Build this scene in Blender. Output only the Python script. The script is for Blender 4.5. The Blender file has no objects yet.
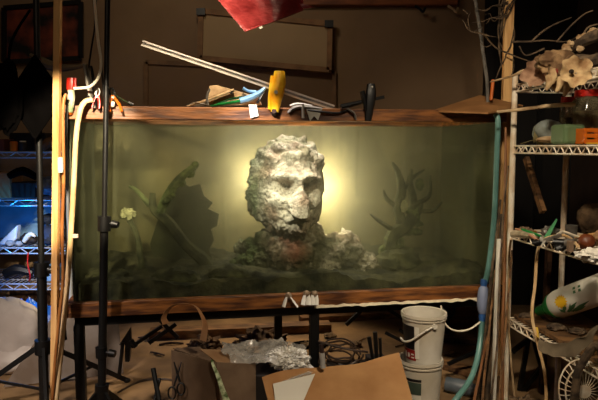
import bpy, math, random
from mathutils import Vector, Matrix, noise, Quaternion
random.seed(11)
S = bpy.context.scene
COL = S.collection
V = Vector
F = 600.0
CAM = V((0, 0, 1.15))
PITCH = math.atan(53 / F)
FW = V((0, math.cos(PITCH), -math.sin(PITCH)))
UP = V((0, math.sin(PITCH), math.cos(PITCH)))
RT = V((1, 0, 0))

# ---------------------------------------------------------------- placing
def ray(px, py):
    return FW + RT * ((px - 299) / F) - UP * ((py - 200) / F)
def at(px, py, Y):
    d = ray(px, py); return CAM + d * (Y / d.y)
def atz(px, py, z):
    d = ray(px, py); return CAM + d * ((z - CAM.z) / d.z)

# ---------------------------------------------------------------- materials
def lin(c):
    return tuple(((x / 255) / 12.92 if x / 255 <= .04045 else ((x / 255 + .055) / 1.055) ** 2.4) for x in c) + (1,)
MATS = {}
def mat(name, rgb, rough=.6, metal=0.0, rgb2=None, var=.35, scale=10, bump=0.0, stretch=(1, 1, 1), spec=.4, bscale=None, detail=5):
    if name in MATS: return MATS[name]
    m = bpy.data.materials.new(name); m.use_nodes = True
    nt = m.node_tree; b = nt.nodes['Principled BSDF']
    b.inputs['Roughness'].default_value = rough; b.inputs['Metallic'].default_value = metal
    b.inputs['Specular IOR Level'].default_value = spec
    c1 = lin(rgb); c2 = lin(rgb2) if rgb2 else tuple(x * (1 - var) for x in c1[:3]) + (1,)
    tc = nt.nodes.new('ShaderNodeTexCoord'); mp = nt.nodes.new('ShaderNodeMapping')
    mp.inputs['Scale'].default_value = stretch
    nt.links.new(tc.outputs['Object'], mp.inputs['Vector'])
    n = nt.nodes.new('ShaderNodeTexNoise'); n.inputs['Scale'].default_value = scale; n.inputs['Detail'].default_value = detail
    nt.links.new(mp.outputs['Vector'], n.inputs['Vector'])
    r = nt.nodes.new('ShaderNodeValToRGB'); r.color_ramp.elements[0].position = .38; r.color_ramp.elements[1].position = .62
    r.color_ramp.elements[0].color = c2; r.color_ramp.elements[1].color = c1
    nt.links.new(n.outputs['Fac'], r.inputs['Fac']); nt.links.new(r.outputs['Color'], b.inputs['Base Color'])
    if bump:
        n2 = nt.nodes.new('ShaderNodeTexNoise'); n2.inputs['Scale'].default_value = bscale or scale * 3; n2.inputs['Detail'].default_value = 6
        nt.links.new(mp.outputs['Vector'], n2.inputs['Vector'])
        bp = nt.nodes.new('ShaderNodeBump'); bp.inputs['Strength'].default_value = bump; bp.inputs['Distance'].default_value = .01
        nt.links.new(n2.outputs['Fac'], bp.inputs['Height']); nt.links.new(bp.outputs['Normal'], b.inputs['Normal'])
    MATS[name] = m; return m
def clear(name, rgb, cover=.12, rough=.1, gloss=.12, scale=20):
    """clear plastic film: mostly see-through, a little milky, shiny"""
    if name in MATS: return MATS[name]
    m = bpy.data.materials.new(name); m.use_nodes = True; nt = m.node_tree; nt.nodes.clear()
    out = nt.nodes.new('ShaderNodeOutputMaterial'); t = nt.nodes.new('ShaderNodeBsdfTransparent')
    d = nt.nodes.new('ShaderNodeBsdfDiffuse'); d.inputs['Color'].default_value = lin(rgb)
    g = nt.nodes.new('ShaderNodeBsdfGlossy'); g.inputs['Roughness'].default_value = rough
    tc = nt.nodes.new('ShaderNodeTexCoord'); n = nt.nodes.new('ShaderNodeTexNoise'); n.inputs['Scale'].default_value = scale; n.inputs['Detail'].default_value = 4
    nt.links.new(tc.outputs['Object'], n.inputs['Vector'])
    mr = nt.nodes.new('ShaderNodeMapRange'); mr.inputs['From Min'].default_value = .35; mr.inputs['From Max'].default_value = .7
    mr.inputs['To Min'].default_value = cover * .5; mr.inputs['To Max'].default_value = cover * 1.6
    nt.links.new(n.outputs['Fac'], mr.inputs['Value'])
    m1 = nt.nodes.new('ShaderNodeMixShader'); nt.links.new(mr.outputs['Result'], m1.inputs['Fac'])
    nt.links.new(t.outputs[0], m1.inputs[1]); nt.links.new(d.outputs[0], m1.inputs[2])
    m2 = nt.nodes.new('ShaderNodeMixShader'); m2.inputs['Fac'].default_value = gloss
    nt.links.new(m1.outputs[0], m2.inputs[1]); nt.links.new(g.outputs[0], m2.inputs[2])
    nt.links.new(m2.outputs[0], out.inputs['Surface']); MATS[name] = m; return m

black = mat('black_steel', (16, 15, 15), .45, .0, var=.3)
blackp = mat('black_plastic', (14, 13, 13), .4, spec=.5)
blackc = mat('black_cloth', (5, 4, 4), .95, spec=.02)
steel = mat('bright_steel', (206, 200, 188), .35, .35, var=.15)
greysteel = mat('grey_steel', (132, 126, 118), .4, .35, var=.4, scale=30)
chrome = mat('chrome_wire', (186, 190, 196), .35, .4, var=.2)
whitewire = mat('white_epoxy', (246, 236, 216), .4, var=.2, rgb2=(216, 190, 158), scale=14)
railwood = mat('rail_wood', (142, 88, 40), .5, rgb2=(66, 34, 14), scale=7, stretch=(.6, 4, 7), bump=.25, spec=.5)
pine = mat('pine', (226, 180, 118), .55, rgb2=(184, 128, 72), scale=6, stretch=(7, 7, .6), bump=.2)
oldwood = mat('old_wood', (136, 98, 60), .7, rgb2=(76, 52, 32), scale=8, stretch=(1, 4, 4), bump=.4)
darkwood = mat('dark_wood', (74, 46, 26), .6, rgb2=(42, 26, 16), scale=8, stretch=(1, 4, 4), bump=.3)
barkm = mat('bark', (112, 92, 70), .85, rgb2=(56, 44, 34), scale=22, bump=.6)
palewood = mat('pale_wood', (206, 178, 138), .7, rgb2=(150, 118, 82), scale=14, bump=.3)
cream = mat('cream_rubber', (226, 196, 150), .45, rgb2=(198, 160, 112), scale=8)
brownhose = mat('brown_hose', (170, 112, 60), .4, rgb2=(136, 82, 40), scale=8)
whitecable = mat('white_cable', (225, 214, 192), .45, var=.15)
teal = mat('teal_hose', (104, 148, 142), .35, rgb2=(82, 122, 116), scale=9)
bluepl = mat('blue_plastic', (46, 88, 150), .4, var=.2)
bluegrey = mat('bluegrey_rubber', (128, 138, 168), .5, var=.15)
red = mat('red_plastic', (200, 34, 20), .35, var=.2)
orange = mat('orange_plastic', (255, 206, 50), .35, rgb2=(250, 168, 20), scale=20)
amberd = mat('dull_amber', (150, 96, 40), .4)
orange2 = mat('amber_plastic', (212, 106, 24), .4, var=.25)
green = mat('green_plastic', (24, 128, 58), .35, var=.3)
lightblue = mat('light_blue_plastic', (128, 176, 220), .4, var=.12)
white = mat('white_plastic', (226, 222, 212), .4, rgb2=(196, 190, 176), scale=6)
paper = mat('white_paper', (222, 216, 204), .9, var=.08, scale=5)
card = mat('cardboard', (184, 138, 90), .75, rgb2=(160, 114, 70), scale=5, bump=.08)
greycard = mat('worn_card', (132, 108, 86), .85, rgb2=(104, 82, 64), scale=6, bump=.15)
tan = mat('tan_paper', (178, 142, 104), .85, rgb2=(150, 112, 78), scale=7, bump=.2)
greysheet = mat('grey_sheet', (130, 120, 112), .9, rgb2=(102, 86, 72), scale=4, bump=.15)
cloth = mat('pale_cloth', (206, 196, 188), .95, rgb2=(176, 164, 156), scale=5, bump=.2)
bluesheet = mat('blue_sheet', (30, 96, 190), .3, rgb2=(14, 50, 130), scale=18, bump=.3)
film = clear('clear_film', (220, 216, 205), .32, .12, .16)
jarglass = clear('jar_glass', (150, 140, 110), .3, .08, .1)

# ---------------------------------------------------------------- mesh building
class MB:
    def __init__(s): s.v = []; s.f = []
    def add(s, vs, fs):
        b = len(s.v); s.v += [V(x) for x in vs]; s.f += [tuple(b + i for i in q) for q in fs]; return s
    def box(s, c, size, rot=None, bev=0.0):
        c = V(c); hx, hy, hz = [k / 2 for k in size]
        vs = [V((x * hx, y * hy, z * hz)) for z in (-1, 1) for y in (-1, 1) for x in (-1, 1)]
        if rot is not None: vs = [rot @ p for p in vs]
        return s.add([c + p for p in vs], [(0, 2, 3, 1), (4, 5, 7, 6), (0, 1, 5, 4), (2, 6, 7, 3), (0, 4, 6, 2), (1, 3, 7, 5)])
    def beam(s, a, b, w, h, up=V((0, 0, 1))):
        a = V(a); b = V(b); d = (b - a); L = d.length; d.normalize()
        r = d.cross(up)
        if r.length < 1e-4: r = d.cross(V((0, 1, 0)))
        r.normalize(); u = r.cross(d)
        return s.box((a + b) / 2, (L, w, h), Matrix((d, r, u)).transposed())
    def tube(s, pts, r, n=8, smooth=0, flat=1.0, cap=True):
        pts = [V(p) for p in pts]; rs = list(r) if hasattr(r, '__len__') else [r] * len(pts)
        if smooth:
            P, R = [], []
            for i in range(len(pts) - 1):
                p0 = pts[max(i - 1, 0)]; p1 = pts[i]; p2 = pts[i + 1]; p3 = pts[min(i + 2, len(pts) - 1)]
                for k in range(smooth):
                    t = k / smooth
                    P.append(.5 * ((2 * p1) + (p2 - p0) * t + (2 * p0 - 5 * p1 + 4 * p2 - p3) * t * t + (3 * p1 - p0 - 3 * p2 + p3) * t ** 3))
                    R.append(rs[i] * (1 - t) + rs[i + 1] * t)
            P.append(pts[-1]); R.append(rs[-1]); pts, rs = P, R
        t0 = (pts[1] - pts[0]).normalized()
        a = t0.cross(V((0, 0, 1)))
        if a.length < .05: a = t0.cross(V((0, 1, 0)))
        a.normalize(); vs = []; prev = t0
        for i, p in enumerate(pts):
            t = (pts[min(i + 1, len(pts) - 1)] - pts[max(i - 1, 0)])
            t = t.normalized() if t.length > 1e-9 else prev
            a = (a - t * a.dot(t)); a.normalize(); b = t.cross(a); prev = t
            for k in range(n):
                g = 2 * math.pi * k / n
                vs.append(p + (a * math.cos(g) + b * math.sin(g) * flat) * rs[i])
        fs = []
        for i in range(len(pts) - 1):
            for k in range(n):
                fs.append((i * n + k, i * n + (k + 1) % n, (i + 1) * n + (k + 1) % n, (i + 1) * n + k))
        if cap:
            fs.append(tuple(range(n - 1, -1, -1))); fs.append(tuple(range((len(pts) - 1) * n, len(pts) * n)))
        return s.add(vs, fs)
    def lathe(s, prof, n=28, o=(0, 0, 0), axis=(0, 0, 1), a0=0, a1=2 * math.pi):
        q = V((0, 0, 1)).rotation_difference(V(axis).normalized()); o = V(o); vs = []
        full = abs(a1 - a0 - 2 * math.pi) < 1e-6; m = n if full else n + 1
        for (r, z) in prof:
            for k in range(m):
                g = a0 + (a1 - a0) * k / n
                vs.append(o + q @ V((r * math.cos(g), r * math.sin(g), z)))
        fs = []
        for i in range(len(prof) - 1):
            for k in range(n):
                k2 = (k + 1) % m if full else k + 1
                fs.append((i * m + k, i * m + k2, (i + 1) * m + k2, (i + 1) * m + k))
        return s.add(vs, fs)
    def prism(s, poly, t, ext):
        """poly: 3-D outline; ext: thickness direction"""
        e = V(ext).normalized() * t; n = len(poly); a = [V(p) for p in poly]
        return s.add(a + [p + e for p in a], [tuple(range(n)), tuple(range(2 * n - 1, n - 1, -1))] + [(i, i + n, (i + 1) % n + n, (i + 1) % n) for i in range(n)])
    def blob(s, c, size, amp=.15, freq=2.0, seed=0, n=18, rot=None, sharp=False):
        c = V(c); vs = []; off = V((seed * 7.3, seed * 3.1, seed * 1.7)); m = n * 2
        for i in range(n + 1):
            th = math.pi * i / n
            for k in range(m):
                ph = 2 * math.pi * k / m
                d = V((math.sin(th) * math.cos(ph), math.sin(th) * math.sin(ph), math.cos(th)))
                nn = noise.fractal(d * freq + off, 1, 2, 4)
                if sharp: nn = abs(nn) * 2 - .5
                p = d * (1 + amp * nn); p = V((p.x * size[0], p.y * size[1], p.z * size[2]))
                if rot is not None: p = rot @ p
                vs.append(c + p)
        return s.add(vs, [(i * m + k, (i + 1) * m + k, (i + 1) * m + (k + 1) % m, i * m + (k + 1) % m) for i in range(n) for k in range(m)])
    def sheet(s, fn, nu, nv, t=0.0015, ext=(0, 0, 1)):
        """fn(u,v)->point on 0..1; a closed thin slab"""
        e = V(ext).normalized() * t
        top = [V(fn(i / nu, j / nv)) for j in range(nv + 1) for i in range(nu + 1)]
        w = nu + 1; N = len(top); fs = []
        for j in range(nv):
            for i in range(nu):
                a = j * w + i; q = (a, a + 1, a + w + 1, a + w)
                fs.append(q); fs.append(tuple(N + k for k in reversed(q)))
        rim = [i for i in range(nu + 1)] + [j * w + nu for j in range(1, nv + 1)] + [nv * w + i for i in range(nu - 1, -1, -1)] + [j * w for j in range(nv - 1, 0, -1)]
        for k in range(len(rim)):
            a, b = rim[k], rim[(k + 1) % len(rim)]; fs.append((a, a + N, b + N, b))
        return s.add(top + [p + e for p in top], fs)
    def build(s, name, m, parent=None, smooth=True, bevel=0.0, label=None, cat=None, group=None, kind=None):
        me = bpy.data.meshes.new(name)
        xs = [p.x for p in s.v]; ys = [p.y for p in s.v]; zs = [p.z for p in s.v]
        if parent is None: base = V(((min(xs) + max(xs)) / 2, (min(ys) + max(ys)) / 2, min(zs)))
        else:
            base = V((0, 0, 0)); q = parent
            while q is not None: base = base + q.location; q = q.parent
        me.from_pydata([p - base for p in s.v], [], s.f); me.validate(); me.update()
        for mm in (m if isinstance(m, (list, tuple)) else [m]): me.materials.append(mm)
        o = bpy.data.objects.new(name, me); COL.objects.link(o)
        if parent is None: o.location = base
        else: o.parent = parent
        if smooth:
            me.polygons.foreach_set('use_smooth', [True] * len(me.polygons)); me.set_sharp_from_angle(angle=math.radians(38))
        if bevel:
            b = o.modifiers.new('bevel', 'BEVEL'); b.width = bevel; b.segments = 2; b.limit_method = 'ANGLE'
        if label: o['label'] = label
        if cat: o['category'] = cat
        if group: o['group'] = group
        if kind: o['kind'] = kind
        return o
def thing(name, label, cat, loc, group=None, kind=None):
    o = bpy.data.objects.new(name, None); COL.objects.link(o); o.location = V(loc)
    o['label'] = label; o['category'] = cat
    if group: o['group'] = group
    if kind: o['kind'] = kind
    o.empty_display_size = .05
    return o
def rotm(ax, deg): return Matrix.Rotation(math.radians(deg), 3, ax)
def wob(p, a, f=6, seed=0):
    p = V(p); return p + V((noise.noise(p * f + V((seed, 0, 0))), noise.noise(p * f + V((0, seed + 9, 0))), noise.noise(p * f + V((0, 0, seed + 17))))) * a

# ================================================================ SETTING
XL, XR, YB, YF, ZC = -2.3, 1.95, 4.35, -1.4, 2.75
floorm = mat('dusty_concrete', (150, 118, 80), .85, rgb2=(104, 80, 54), scale=3.2, bump=.3, bscale=30)
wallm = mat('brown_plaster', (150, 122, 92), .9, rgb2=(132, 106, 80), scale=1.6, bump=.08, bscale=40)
wallr = mat('shaded_brown', (70, 52, 36), .8, rgb2=(54, 40, 28), scale=4, stretch=(6, 1, .6))  # dark brown puts the right wall's lack of light into the colour
MB().box((0, (YB + YF) / 2, -.05), (XR - XL, YB - YF, .1)).build('floor', floorm, kind='structure', smooth=False)
MB().box((0, YB + .05, ZC / 2), (XR - XL + .2, .1, ZC)).build('wall_back', wallm, kind='structure', smooth=False)
MB().box((XL - .05, (YB + YF) / 2, ZC / 2), (.1, YB - YF, ZC)).build('wall_left', wallm, kind='structure', smooth=False)
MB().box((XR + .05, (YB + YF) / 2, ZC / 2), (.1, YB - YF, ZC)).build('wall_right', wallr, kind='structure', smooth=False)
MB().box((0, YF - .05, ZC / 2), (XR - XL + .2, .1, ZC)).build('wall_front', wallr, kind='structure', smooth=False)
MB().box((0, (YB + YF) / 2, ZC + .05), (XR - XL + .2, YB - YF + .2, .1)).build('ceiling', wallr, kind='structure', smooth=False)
MB().box((0, YB - .012, .05), (XR - XL, .024, .1)).build('baseboard_back', darkwood, kind='structure', smooth=False)
a = at(296, 4, 4.33); b = at(456, 4, 4.33)
mb = MB(); mb.box(((a.x + b.x) / 2, 4.31, a.z + .1), (b.x - a.x, .07, .235)); mb.build('trim_1', mat('red_brown_wood', (150, 84, 46), .6, rgb2=(104, 56, 30), scale=6, stretch=(.7, 4, 4)), kind='structure', smooth=False, bevel=.004)
# dark door at the right end of the back wall
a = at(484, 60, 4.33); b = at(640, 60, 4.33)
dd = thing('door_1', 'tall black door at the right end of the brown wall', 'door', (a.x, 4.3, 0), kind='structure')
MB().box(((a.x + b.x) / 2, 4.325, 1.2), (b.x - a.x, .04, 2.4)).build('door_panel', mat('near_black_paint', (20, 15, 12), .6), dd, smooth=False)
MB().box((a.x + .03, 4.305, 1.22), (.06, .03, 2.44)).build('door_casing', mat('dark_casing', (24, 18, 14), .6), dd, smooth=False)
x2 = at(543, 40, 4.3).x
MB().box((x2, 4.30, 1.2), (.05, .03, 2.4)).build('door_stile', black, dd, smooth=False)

# ================================================================ TANK
O = at(70, 200, 2.45); O.z = 0
R_ = at(496, 200, 2.78); R_.z = 0
TU = (R_ - O); TW = TU.length; TU.normalize(); TV = V((-TU.y, TU.x, 0)); TD = .62
TZ0, TZ1 = .505, 1.262
def T(u, v, z): return O + TU * u + TV * v + V((0, 0, z))
def att(px, py, v):
    d = ray(px, py); n = TV; return CAM + d * ((O + TV * v - CAM).dot(n) / d.dot(n))
TR = Matrix((TU, TV, V((0, 0, 1)))).transposed()
def tbox(mb, u0, u1, v0, v1, z0, z1):
    return mb.box(T((u0 + u1) / 2, (v0 + v1) / 2, (z0 + z1) / 2), (u1 - u0, v1 - v0, z1 - z0), TR)
tank = thing('glass_tank', 'long glass tank of murky green water framed in wood, holding a sculpted head', 'tank', T(TW / 2, TD / 2, TZ0 - .06))
# front pane
def glassmat():
    m = bpy.data.materials.new('tank_glass'); m.use_nodes = True; nt = m.node_tree; nt.nodes.clear(); N = nt.nodes.new; L = nt.links.new
    out = N('ShaderNodeOutputMaterial'); t = N('ShaderNodeBsdfTransparent'); t.inputs[0].default_value = (.93, .96, .9, 1)
    d = N('ShaderNodeBsdfDiffuse'); d.inputs[0].default_value = lin((150, 152, 120))
    g = N('ShaderNodeBsdfGlossy'); g.inputs['Roughness'].default_value = .04; g.inputs[0].default_value = (1, 1, 1, 1)
    fr = N('ShaderNodeFresnel'); fr.inputs[0].default_value = 1.25
    tc = N('ShaderNodeTexCoord'); mp = N('ShaderNodeMapping'); mp.inputs['Scale'].default_value = (38, 38, 1.6); L(tc.outputs['Object'], mp.inputs[0])
    n = N('ShaderNodeTexNoise'); n.inputs['Scale'].default_value = 1; n.inputs['Detail'].default_value = 4; L(mp.outputs[0], n.inputs['Vector'])
    r1 = N('ShaderNodeMapRange'); r1.inputs['From Min'].default_value = .55; r1.inputs['From Max'].default_value = .8; r1.inputs['To Max'].default_value = .05; L(n.outputs['Fac'], r1.inputs['Value'])
    n2 = N('ShaderNodeTexNoise'); n2.inputs['Scale'].default_value = 3; n2.inputs['Detail'].default_value = 5; L(tc.outputs['Object'], n2.inputs['Vector'])
    r2 = N('ShaderNodeMapRange'); r2.inputs['From Min'].default_value = .4; r2.inputs['From Max'].default_value = .75; r2.inputs['To Min'].default_value = .006; r2.inputs['To Max'].default_value = .035; L(n2.outputs['Fac'], r2.inputs['Value'])
    ad = N('ShaderNodeMath'); ad.operation = 'ADD'; L(r1.outputs[0], ad.inputs[0]); L(r2.outputs[0], ad.inputs[1])
    m1 = N('ShaderNodeMixShader'); L(ad.outputs[0], m1.inputs[0]); L(t.outputs[0], m1.inputs[1]); L(d.outputs[0], m1.inputs[2])
    m2 = N('ShaderNodeMixShader'); L(fr.outputs[0], m2.inputs[0]); L(m1.outputs[0], m2.inputs[1]); L(g.outputs[0], m2.inputs[2])
    L(m2.outputs[0], out.inputs[0]); return m
tbox(MB(), 0, TW, 0, .008, TZ0 - .02, TZ1 + .02).build('front_pane', glassmat(), tank, smooth=False)
algae = mat('algae_glass', (170, 158, 118), .7, rgb2=(112, 104, 78), scale=3.5, bump=.1, detail=8)
algaed = mat('algae_side', (100, 98, 72), .7, rgb2=(64, 64, 48), scale=3, detail=8)
tbox(MB(), 0, TW, TD - .008, TD, TZ0 - .02, TZ1 + .02).build('back_pane', algae, tank, smooth=False)
tbox(MB(), 0, .008, .008, TD - .008, TZ0 - .02, TZ1 + .02).build('side_pane', algaed, tank, smooth=False)
tbox(MB(), TW - .008, TW, .008, TD - .008, TZ0 - .02, TZ1 + .02).build('side_pane', algaed, tank, smooth=False)
tbox(MB(), .008, TW - .008, .008, TD - .008, TZ0 - .03, TZ0 - .015).build('bottom_pane', algaed, tank, smooth=False)
# water: a body of murk
wm = bpy.data.materials.new('murky_water'); wm.use_nodes = True; nt = wm.node_tree; nt.nodes.clear()
out = nt.nodes.new('ShaderNodeOutputMaterial'); sc = nt.nodes.new('ShaderNodeVolumeScatter'); ab = nt.nodes.new('ShaderNodeVolumeAbsorption'); ad = nt.nodes.new('ShaderNodeAddShader')
sc.inputs['Color'].default_value = (.86, .84, .68, 1); sc.inputs['Density'].default_value = .48; sc.inputs['Anisotropy'].default_value = .35
ab.inputs['Color'].default_value = (.44, .43, .34, 1); ab.inputs['Density'].default_value = 2.4
nt.links.new(sc.outputs[0], ad.inputs[0]); nt.links.new(ab.outputs[0], ad.inputs[1]); nt.links.new(ad.outputs[0], out.inputs['Volume'])
tbox(MB(), .011, TW - .011, .011, TD - .011, TZ0 - .012, TZ1 - .01).build('water', wm, tank, smooth=False)
RZ = 1.316
for (nm, u0, u1, v0, v1, z0, z1) in (
        ('top_rail', -.03, TW + .03, -.024, .03, TZ1, RZ), ('top_rail', -.03, TW + .03, TD - .03, TD + .024, TZ1, RZ),
        ('top_rail', -.03, .02, .03, TD - .03, TZ1, RZ), ('top_rail', TW - .02, TW + .03, .03, TD - .03, TZ1, RZ),
        ('bottom_rail', -.03, TW + .03, -.03, .0, TZ0 - .058, TZ0 + .004), ('bottom_rail', -.03, TW + .03, TD, TD + .024, TZ0 - .06, TZ0),
        ('bottom_rail', -.03, 0, .0, TD, TZ0 - .06, TZ0), ('bottom_rail', TW, TW + .03, .0, TD, TZ0 - .06, TZ0)):
    tbox(MB(), u0, u1, v0, v1, z0, z1).build(nm, railwood, tank, smooth=False, bevel=.003)
# torn pale strip along the lower edge of the front bottom rail
mb = MB(); random.seed(3)
u = .70 * TW
us = []; k = .54 * TW
while k < .985 * TW:
    us.append(k); k += .012
poly = []
top = [T(q, -.032, TZ0 - .052 + .006 * noise.noise(V((q * 30, 0, 0)))) for q in us]
bot = [T(q, -.032, TZ0 - .064 - .012 * noise.noise(V((q * 22, 5, 0)))) for q in us]
n = len(us); vs = top + bot + [p + TV * .0025 for p in top + bot]
fs = []
for i in range(n - 1):
    fs += [(i, n + i, n + i + 1, i + 1), (2 * n + i, 2 * n + i + 1, 3 * n + i + 1, 3 * n + i), (i, i + 1, 2 * n + i + 1, 2 * n + i), (n + i, 3 * n + i, 3 * n + i + 1, n + i + 1)]
fs += [(0, 2 * n, 3 * n, n), (n - 1, 2 * n - 1, 4 * n - 1, 3 * n - 1)]
mb.add(vs, fs); mb.build('torn_strip', mat('torn_pale_paper', (250, 236, 206), .8, var=.2, scale=30), tank, label='torn pale paper strip along the lower edge')

# steel stand under the tank
st = thing('steel_stand', 'black steel stand with straight legs carrying the glass tank', 'stand', T(TW / 2, TD / 2, 0))
zt = TZ0 - .064
for v in (.03, TD - .03):
    tbox(MB(), 0, TW, v - .02, v + .02, zt - .04, zt - .002).build('long_beam', black, st, smooth=False)
for u in (.03, .52 * TW, TW - .03):
    tbox(MB(), u - .02, u + .02, .05, TD - .05, zt - .038, zt - .004).build('cross_beam', black, st, smooth=False)
ul = (att(80, 350, .03) - O).dot(TU); um = (att(314, 340, .03) - O).dot(TU); ub = (att(278, 320, TD - .03) - O).dot(TU)
for (u, v) in ((ul, .03), (um, .03), (TW - .03, .03), (.05, TD - .03), (ub, TD - .03), (TW - .03, TD - .03)):
    lg = tbox(MB(), u - .02, u + .02, v - .02, v + .02, 0, zt - .04).build('leg', black, st, smooth=False)
for (p1, p2) in (((346, 325), (370, 302)), ((374, 300), (408, 322)), ((178, 338), (158, 318)), ((149, 343), (176, 324))):
    a = att(*p1, TD - .06); b = att(*p2, TD - .06)
    MB().beam(a, b, .012, .02).build('brace', black, st, smooth=False)

# ---------------------------------------------------------------- bed of the tank
def bedz(u, v):
    p = V((u * 3.2, v * 3.2, 0)); h = .05 + .045 * noise.fractal(p, 1, 2, 5) + .05 * (v / TD)
    h += .02 * math.exp(-((u - .93) / .45) ** 2) + .03 * math.exp(-((u - .35) / .25) ** 2)
    h += .012 * noise.fractal(p * 6, 1, 2, 3)
    return TZ0 - .008 + max(.012, h)
nu, nv = 150, 44; u0, u1, v0, v1 = .018, TW - .018, .018, TD - .018
mb = MB(); vs = []; fs = []
for j in range(nv + 1):
    for i in range(nu + 1):
        u = u0 + (u1 - u0) * i / nu; v = v0 + (v1 - v0) * j / nv; vs.append(T(u, v, bedz(u, v)))
w = nu + 1
for j in range(nv):
    for i in range(nu): fs.append((j * w + i, j * w + i + 1, (j + 1) * w + i + 1, (j + 1) * w + i))
N0 = len(vs); rim = list(range(w)) + [j * w + nu for j in range(1, nv + 1)] + [nv * w + i for i in range(nu - 1, -1, -1)] + [j * w for j in range(nv - 1, 0, -1)]
for r in rim:
    p = vs[r].copy(); p.z = TZ0 - .009; vs.append(p)
for k in range(len(rim)): fs.append((rim[k], N0 + k, N0 + (k + 1) % len(rim), rim[(k + 1) % len(rim)]))
fs.append(tuple(N0 + k for k in range(len(rim) - 1, -1, -1)))
mb.add(vs, fs)
mb.build('sediment_mud', mat('sediment', (72, 68, 48), .95, rgb2=(22, 22, 16), scale=12, bump=.8), label='dark lumpy sediment covering the bottom of the glass tank', cat='sediment', kind='stuff')

# ---------------------------------------------------------------- the bust
def sm(a, b, x):
    t = max(0, min(1, (x - a) / (b - a))); return t * t * (3 - 2 * t)
def g2(x, z, cx, cz, sx, sz): return math.exp(-((x - cx) / sx) ** 2 - ((z - cz) / sz) ** 2)
HW, HD, HH = .172, .185, .222
HC = att(288, 187, .30)
def headpt(d):
    x, y, z = d.x, -d.y, d.z            # y>0 is the face side
    r = 1.0
    p = V((x * HW, -y * HD, z * HH))
    jaw = sm(.1, -.9, z); p.x *= 1 - .10 * jaw
    front = sm(.05, .6, y)
    front = sm(.05, .6, y)
    box = 1 + .24 * sm(-.15, -.72, z) * sm(-1.0, -.86, z)
    p.x *= box; p.y *= 1 + .12 * sm(-.2, -.7, z) * sm(-1.0, -.86, z)
    o = 0.0
    o += .034 * g2(x, z, 0, .21, .55, .09) * front                      # brow
    for s in (-1, 1):
        o += .014 * g2(x, z, s * .36, .20, .2, .07) * front
        o -= .098 * g2(x, z, s * .35, .03, .20, .135) * front            # eye socket
        o += .024 * g2(x, z, s * .36, -.02, .09, .05) * front           # lower lid and eyeball
        o += .022 * g2(x, z, s * .52, -.26, .2, .13) * front            # cheek bone
        o -= .016 * g2(x, z, s * .30, -.40, .10, .12) * front
        o += .016 * g2(x, z, s * .15, -.43, .08, .07) * front           # nostril
    nz = sm(.16, -.36, z) * sm(-.54, -.42, z)
    o += (.034 + .072 * nz) * math.exp(-(x / (.13 + .09 * nz)) ** 2) * sm(.26, .06, z) * sm(-.54, -.40, z) * front
    o += .024 * g2(x, z, 0, -.60, .38, .06) * front                     # moustache
    o -= .030 * g2(x, z, .02, -.69, .20, .03) * front                   # mouth
    o += .026 * g2(x, z, 0, -.76, .34, .06) * front
    o += .026 * g2(x, z, 0, -.86, .5, .10) * front                      # chin and beard
    edge = .50 + .12 * noise.noise(V((x * 4, 2.2, 0))) - .12 * sm(.45, .9, abs(x))
    side = sm(.30, 0, y) * sm(-.85, -.6, z) * (1 if x < 0 else .35)
    hair = max(sm(edge, edge + .12, z), side)
    cur = noise.fractal(d * 5.2 + V((3, 1, 7)), .9, 2.1, 4)
    dist = noise.voronoi(d * 5.5)[0][0]
    o += hair * (.026 + .020 * cur + .040 * (.42 - dist))
    beard = sm(-.50, -.68, z) * sm(-.2, .3, y)
    o += beard * (.004 + .016 * noise.fractal(d * 8, 1, 2, 3))
    return p + d * o
def sphere(fn, n):
    vs = []; fs = []; m = 2 * n
    for i in range(1, n):
        th = math.pi * i / n
        for k in range(m):
            ph = 2 * math.pi * k / m
            vs.append(fn(V((math.sin(th) * math.cos(ph), math.sin(th) * math.sin(ph), math.cos(th)))))
    a = len(vs); vs += [fn(V((0, 0, 1))), fn(V((0, 0, -1)))]
    for i in range(n - 2):
        for k in range(m): fs.append((i * m + k, (i + 1) * m + k, (i + 1) * m + (k + 1) % m, i * m + (k + 1) % m))
    for k in range(m):
        fs.append((a, k, (k + 1) % m)); fs.append((a + 1, (n - 2) * m + (k + 1) % m, (n - 2) * m + k))
    return vs, fs
hr = rotm('Z', 17) @ rotm('Y', 3) @ rotm('X', -2)
vs, fs = sphere(lambda d: HC + hr @ headpt(d), 110)
mb = MB(); mb.add(vs, fs)
def ell(c, s, seed, amp=.12, rot=None, n=40): mb.blob(c, s, amp, 2.6, seed, n, rot)
ell(att(294, 240, .32), (.15, .12, .13), 2, .1)
bc = att(300, 285, .32); bc.z = max(bc.z, TZ0 + .12)
ell(V((bc.x, bc.y, TZ0 + .09)), (.30, .13, .155), 3, .2)
ell(att(266, 256, .28), (.10, .09, .11), 4, .22)
ell(att(340, 255, .30), (.115, .09, .12), 5, .2)
ell(att(300, 258, .26), (.11, .08, .09), 8, .2)
ell(att(251, 270, .27), (.09, .09, .07), 6, .3)
ell(att(362, 268, .27), (.085, .09, .075), 7, .3)
tmp = mb.build('tmp', paper)
rm = tmp.modifiers.new('r', 'REMESH'); rm.mode = 'VOXEL'; rm.voxel_size = .0058
dg = bpy.context.evaluated_depsgraph_get(); dg.update()
me = bpy.data.meshes.new_from_object(tmp.evaluated_get(dg)); bpy.data.objects.remove(tmp)
base = V((bc.x, bc.y, TZ0 + .0)); tl = HC - V((0, 0, .20))
mw0 = V((0, 0, 0))
# world coords of the remeshed points
co = [v.co.copy() for v in me.vertices]; no = [v.normal.copy() for v in me.vertices]
lowest = min(c.z for c in co)
xs = [c.x for c in co]; ys = [c.y for c in co]
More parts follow.
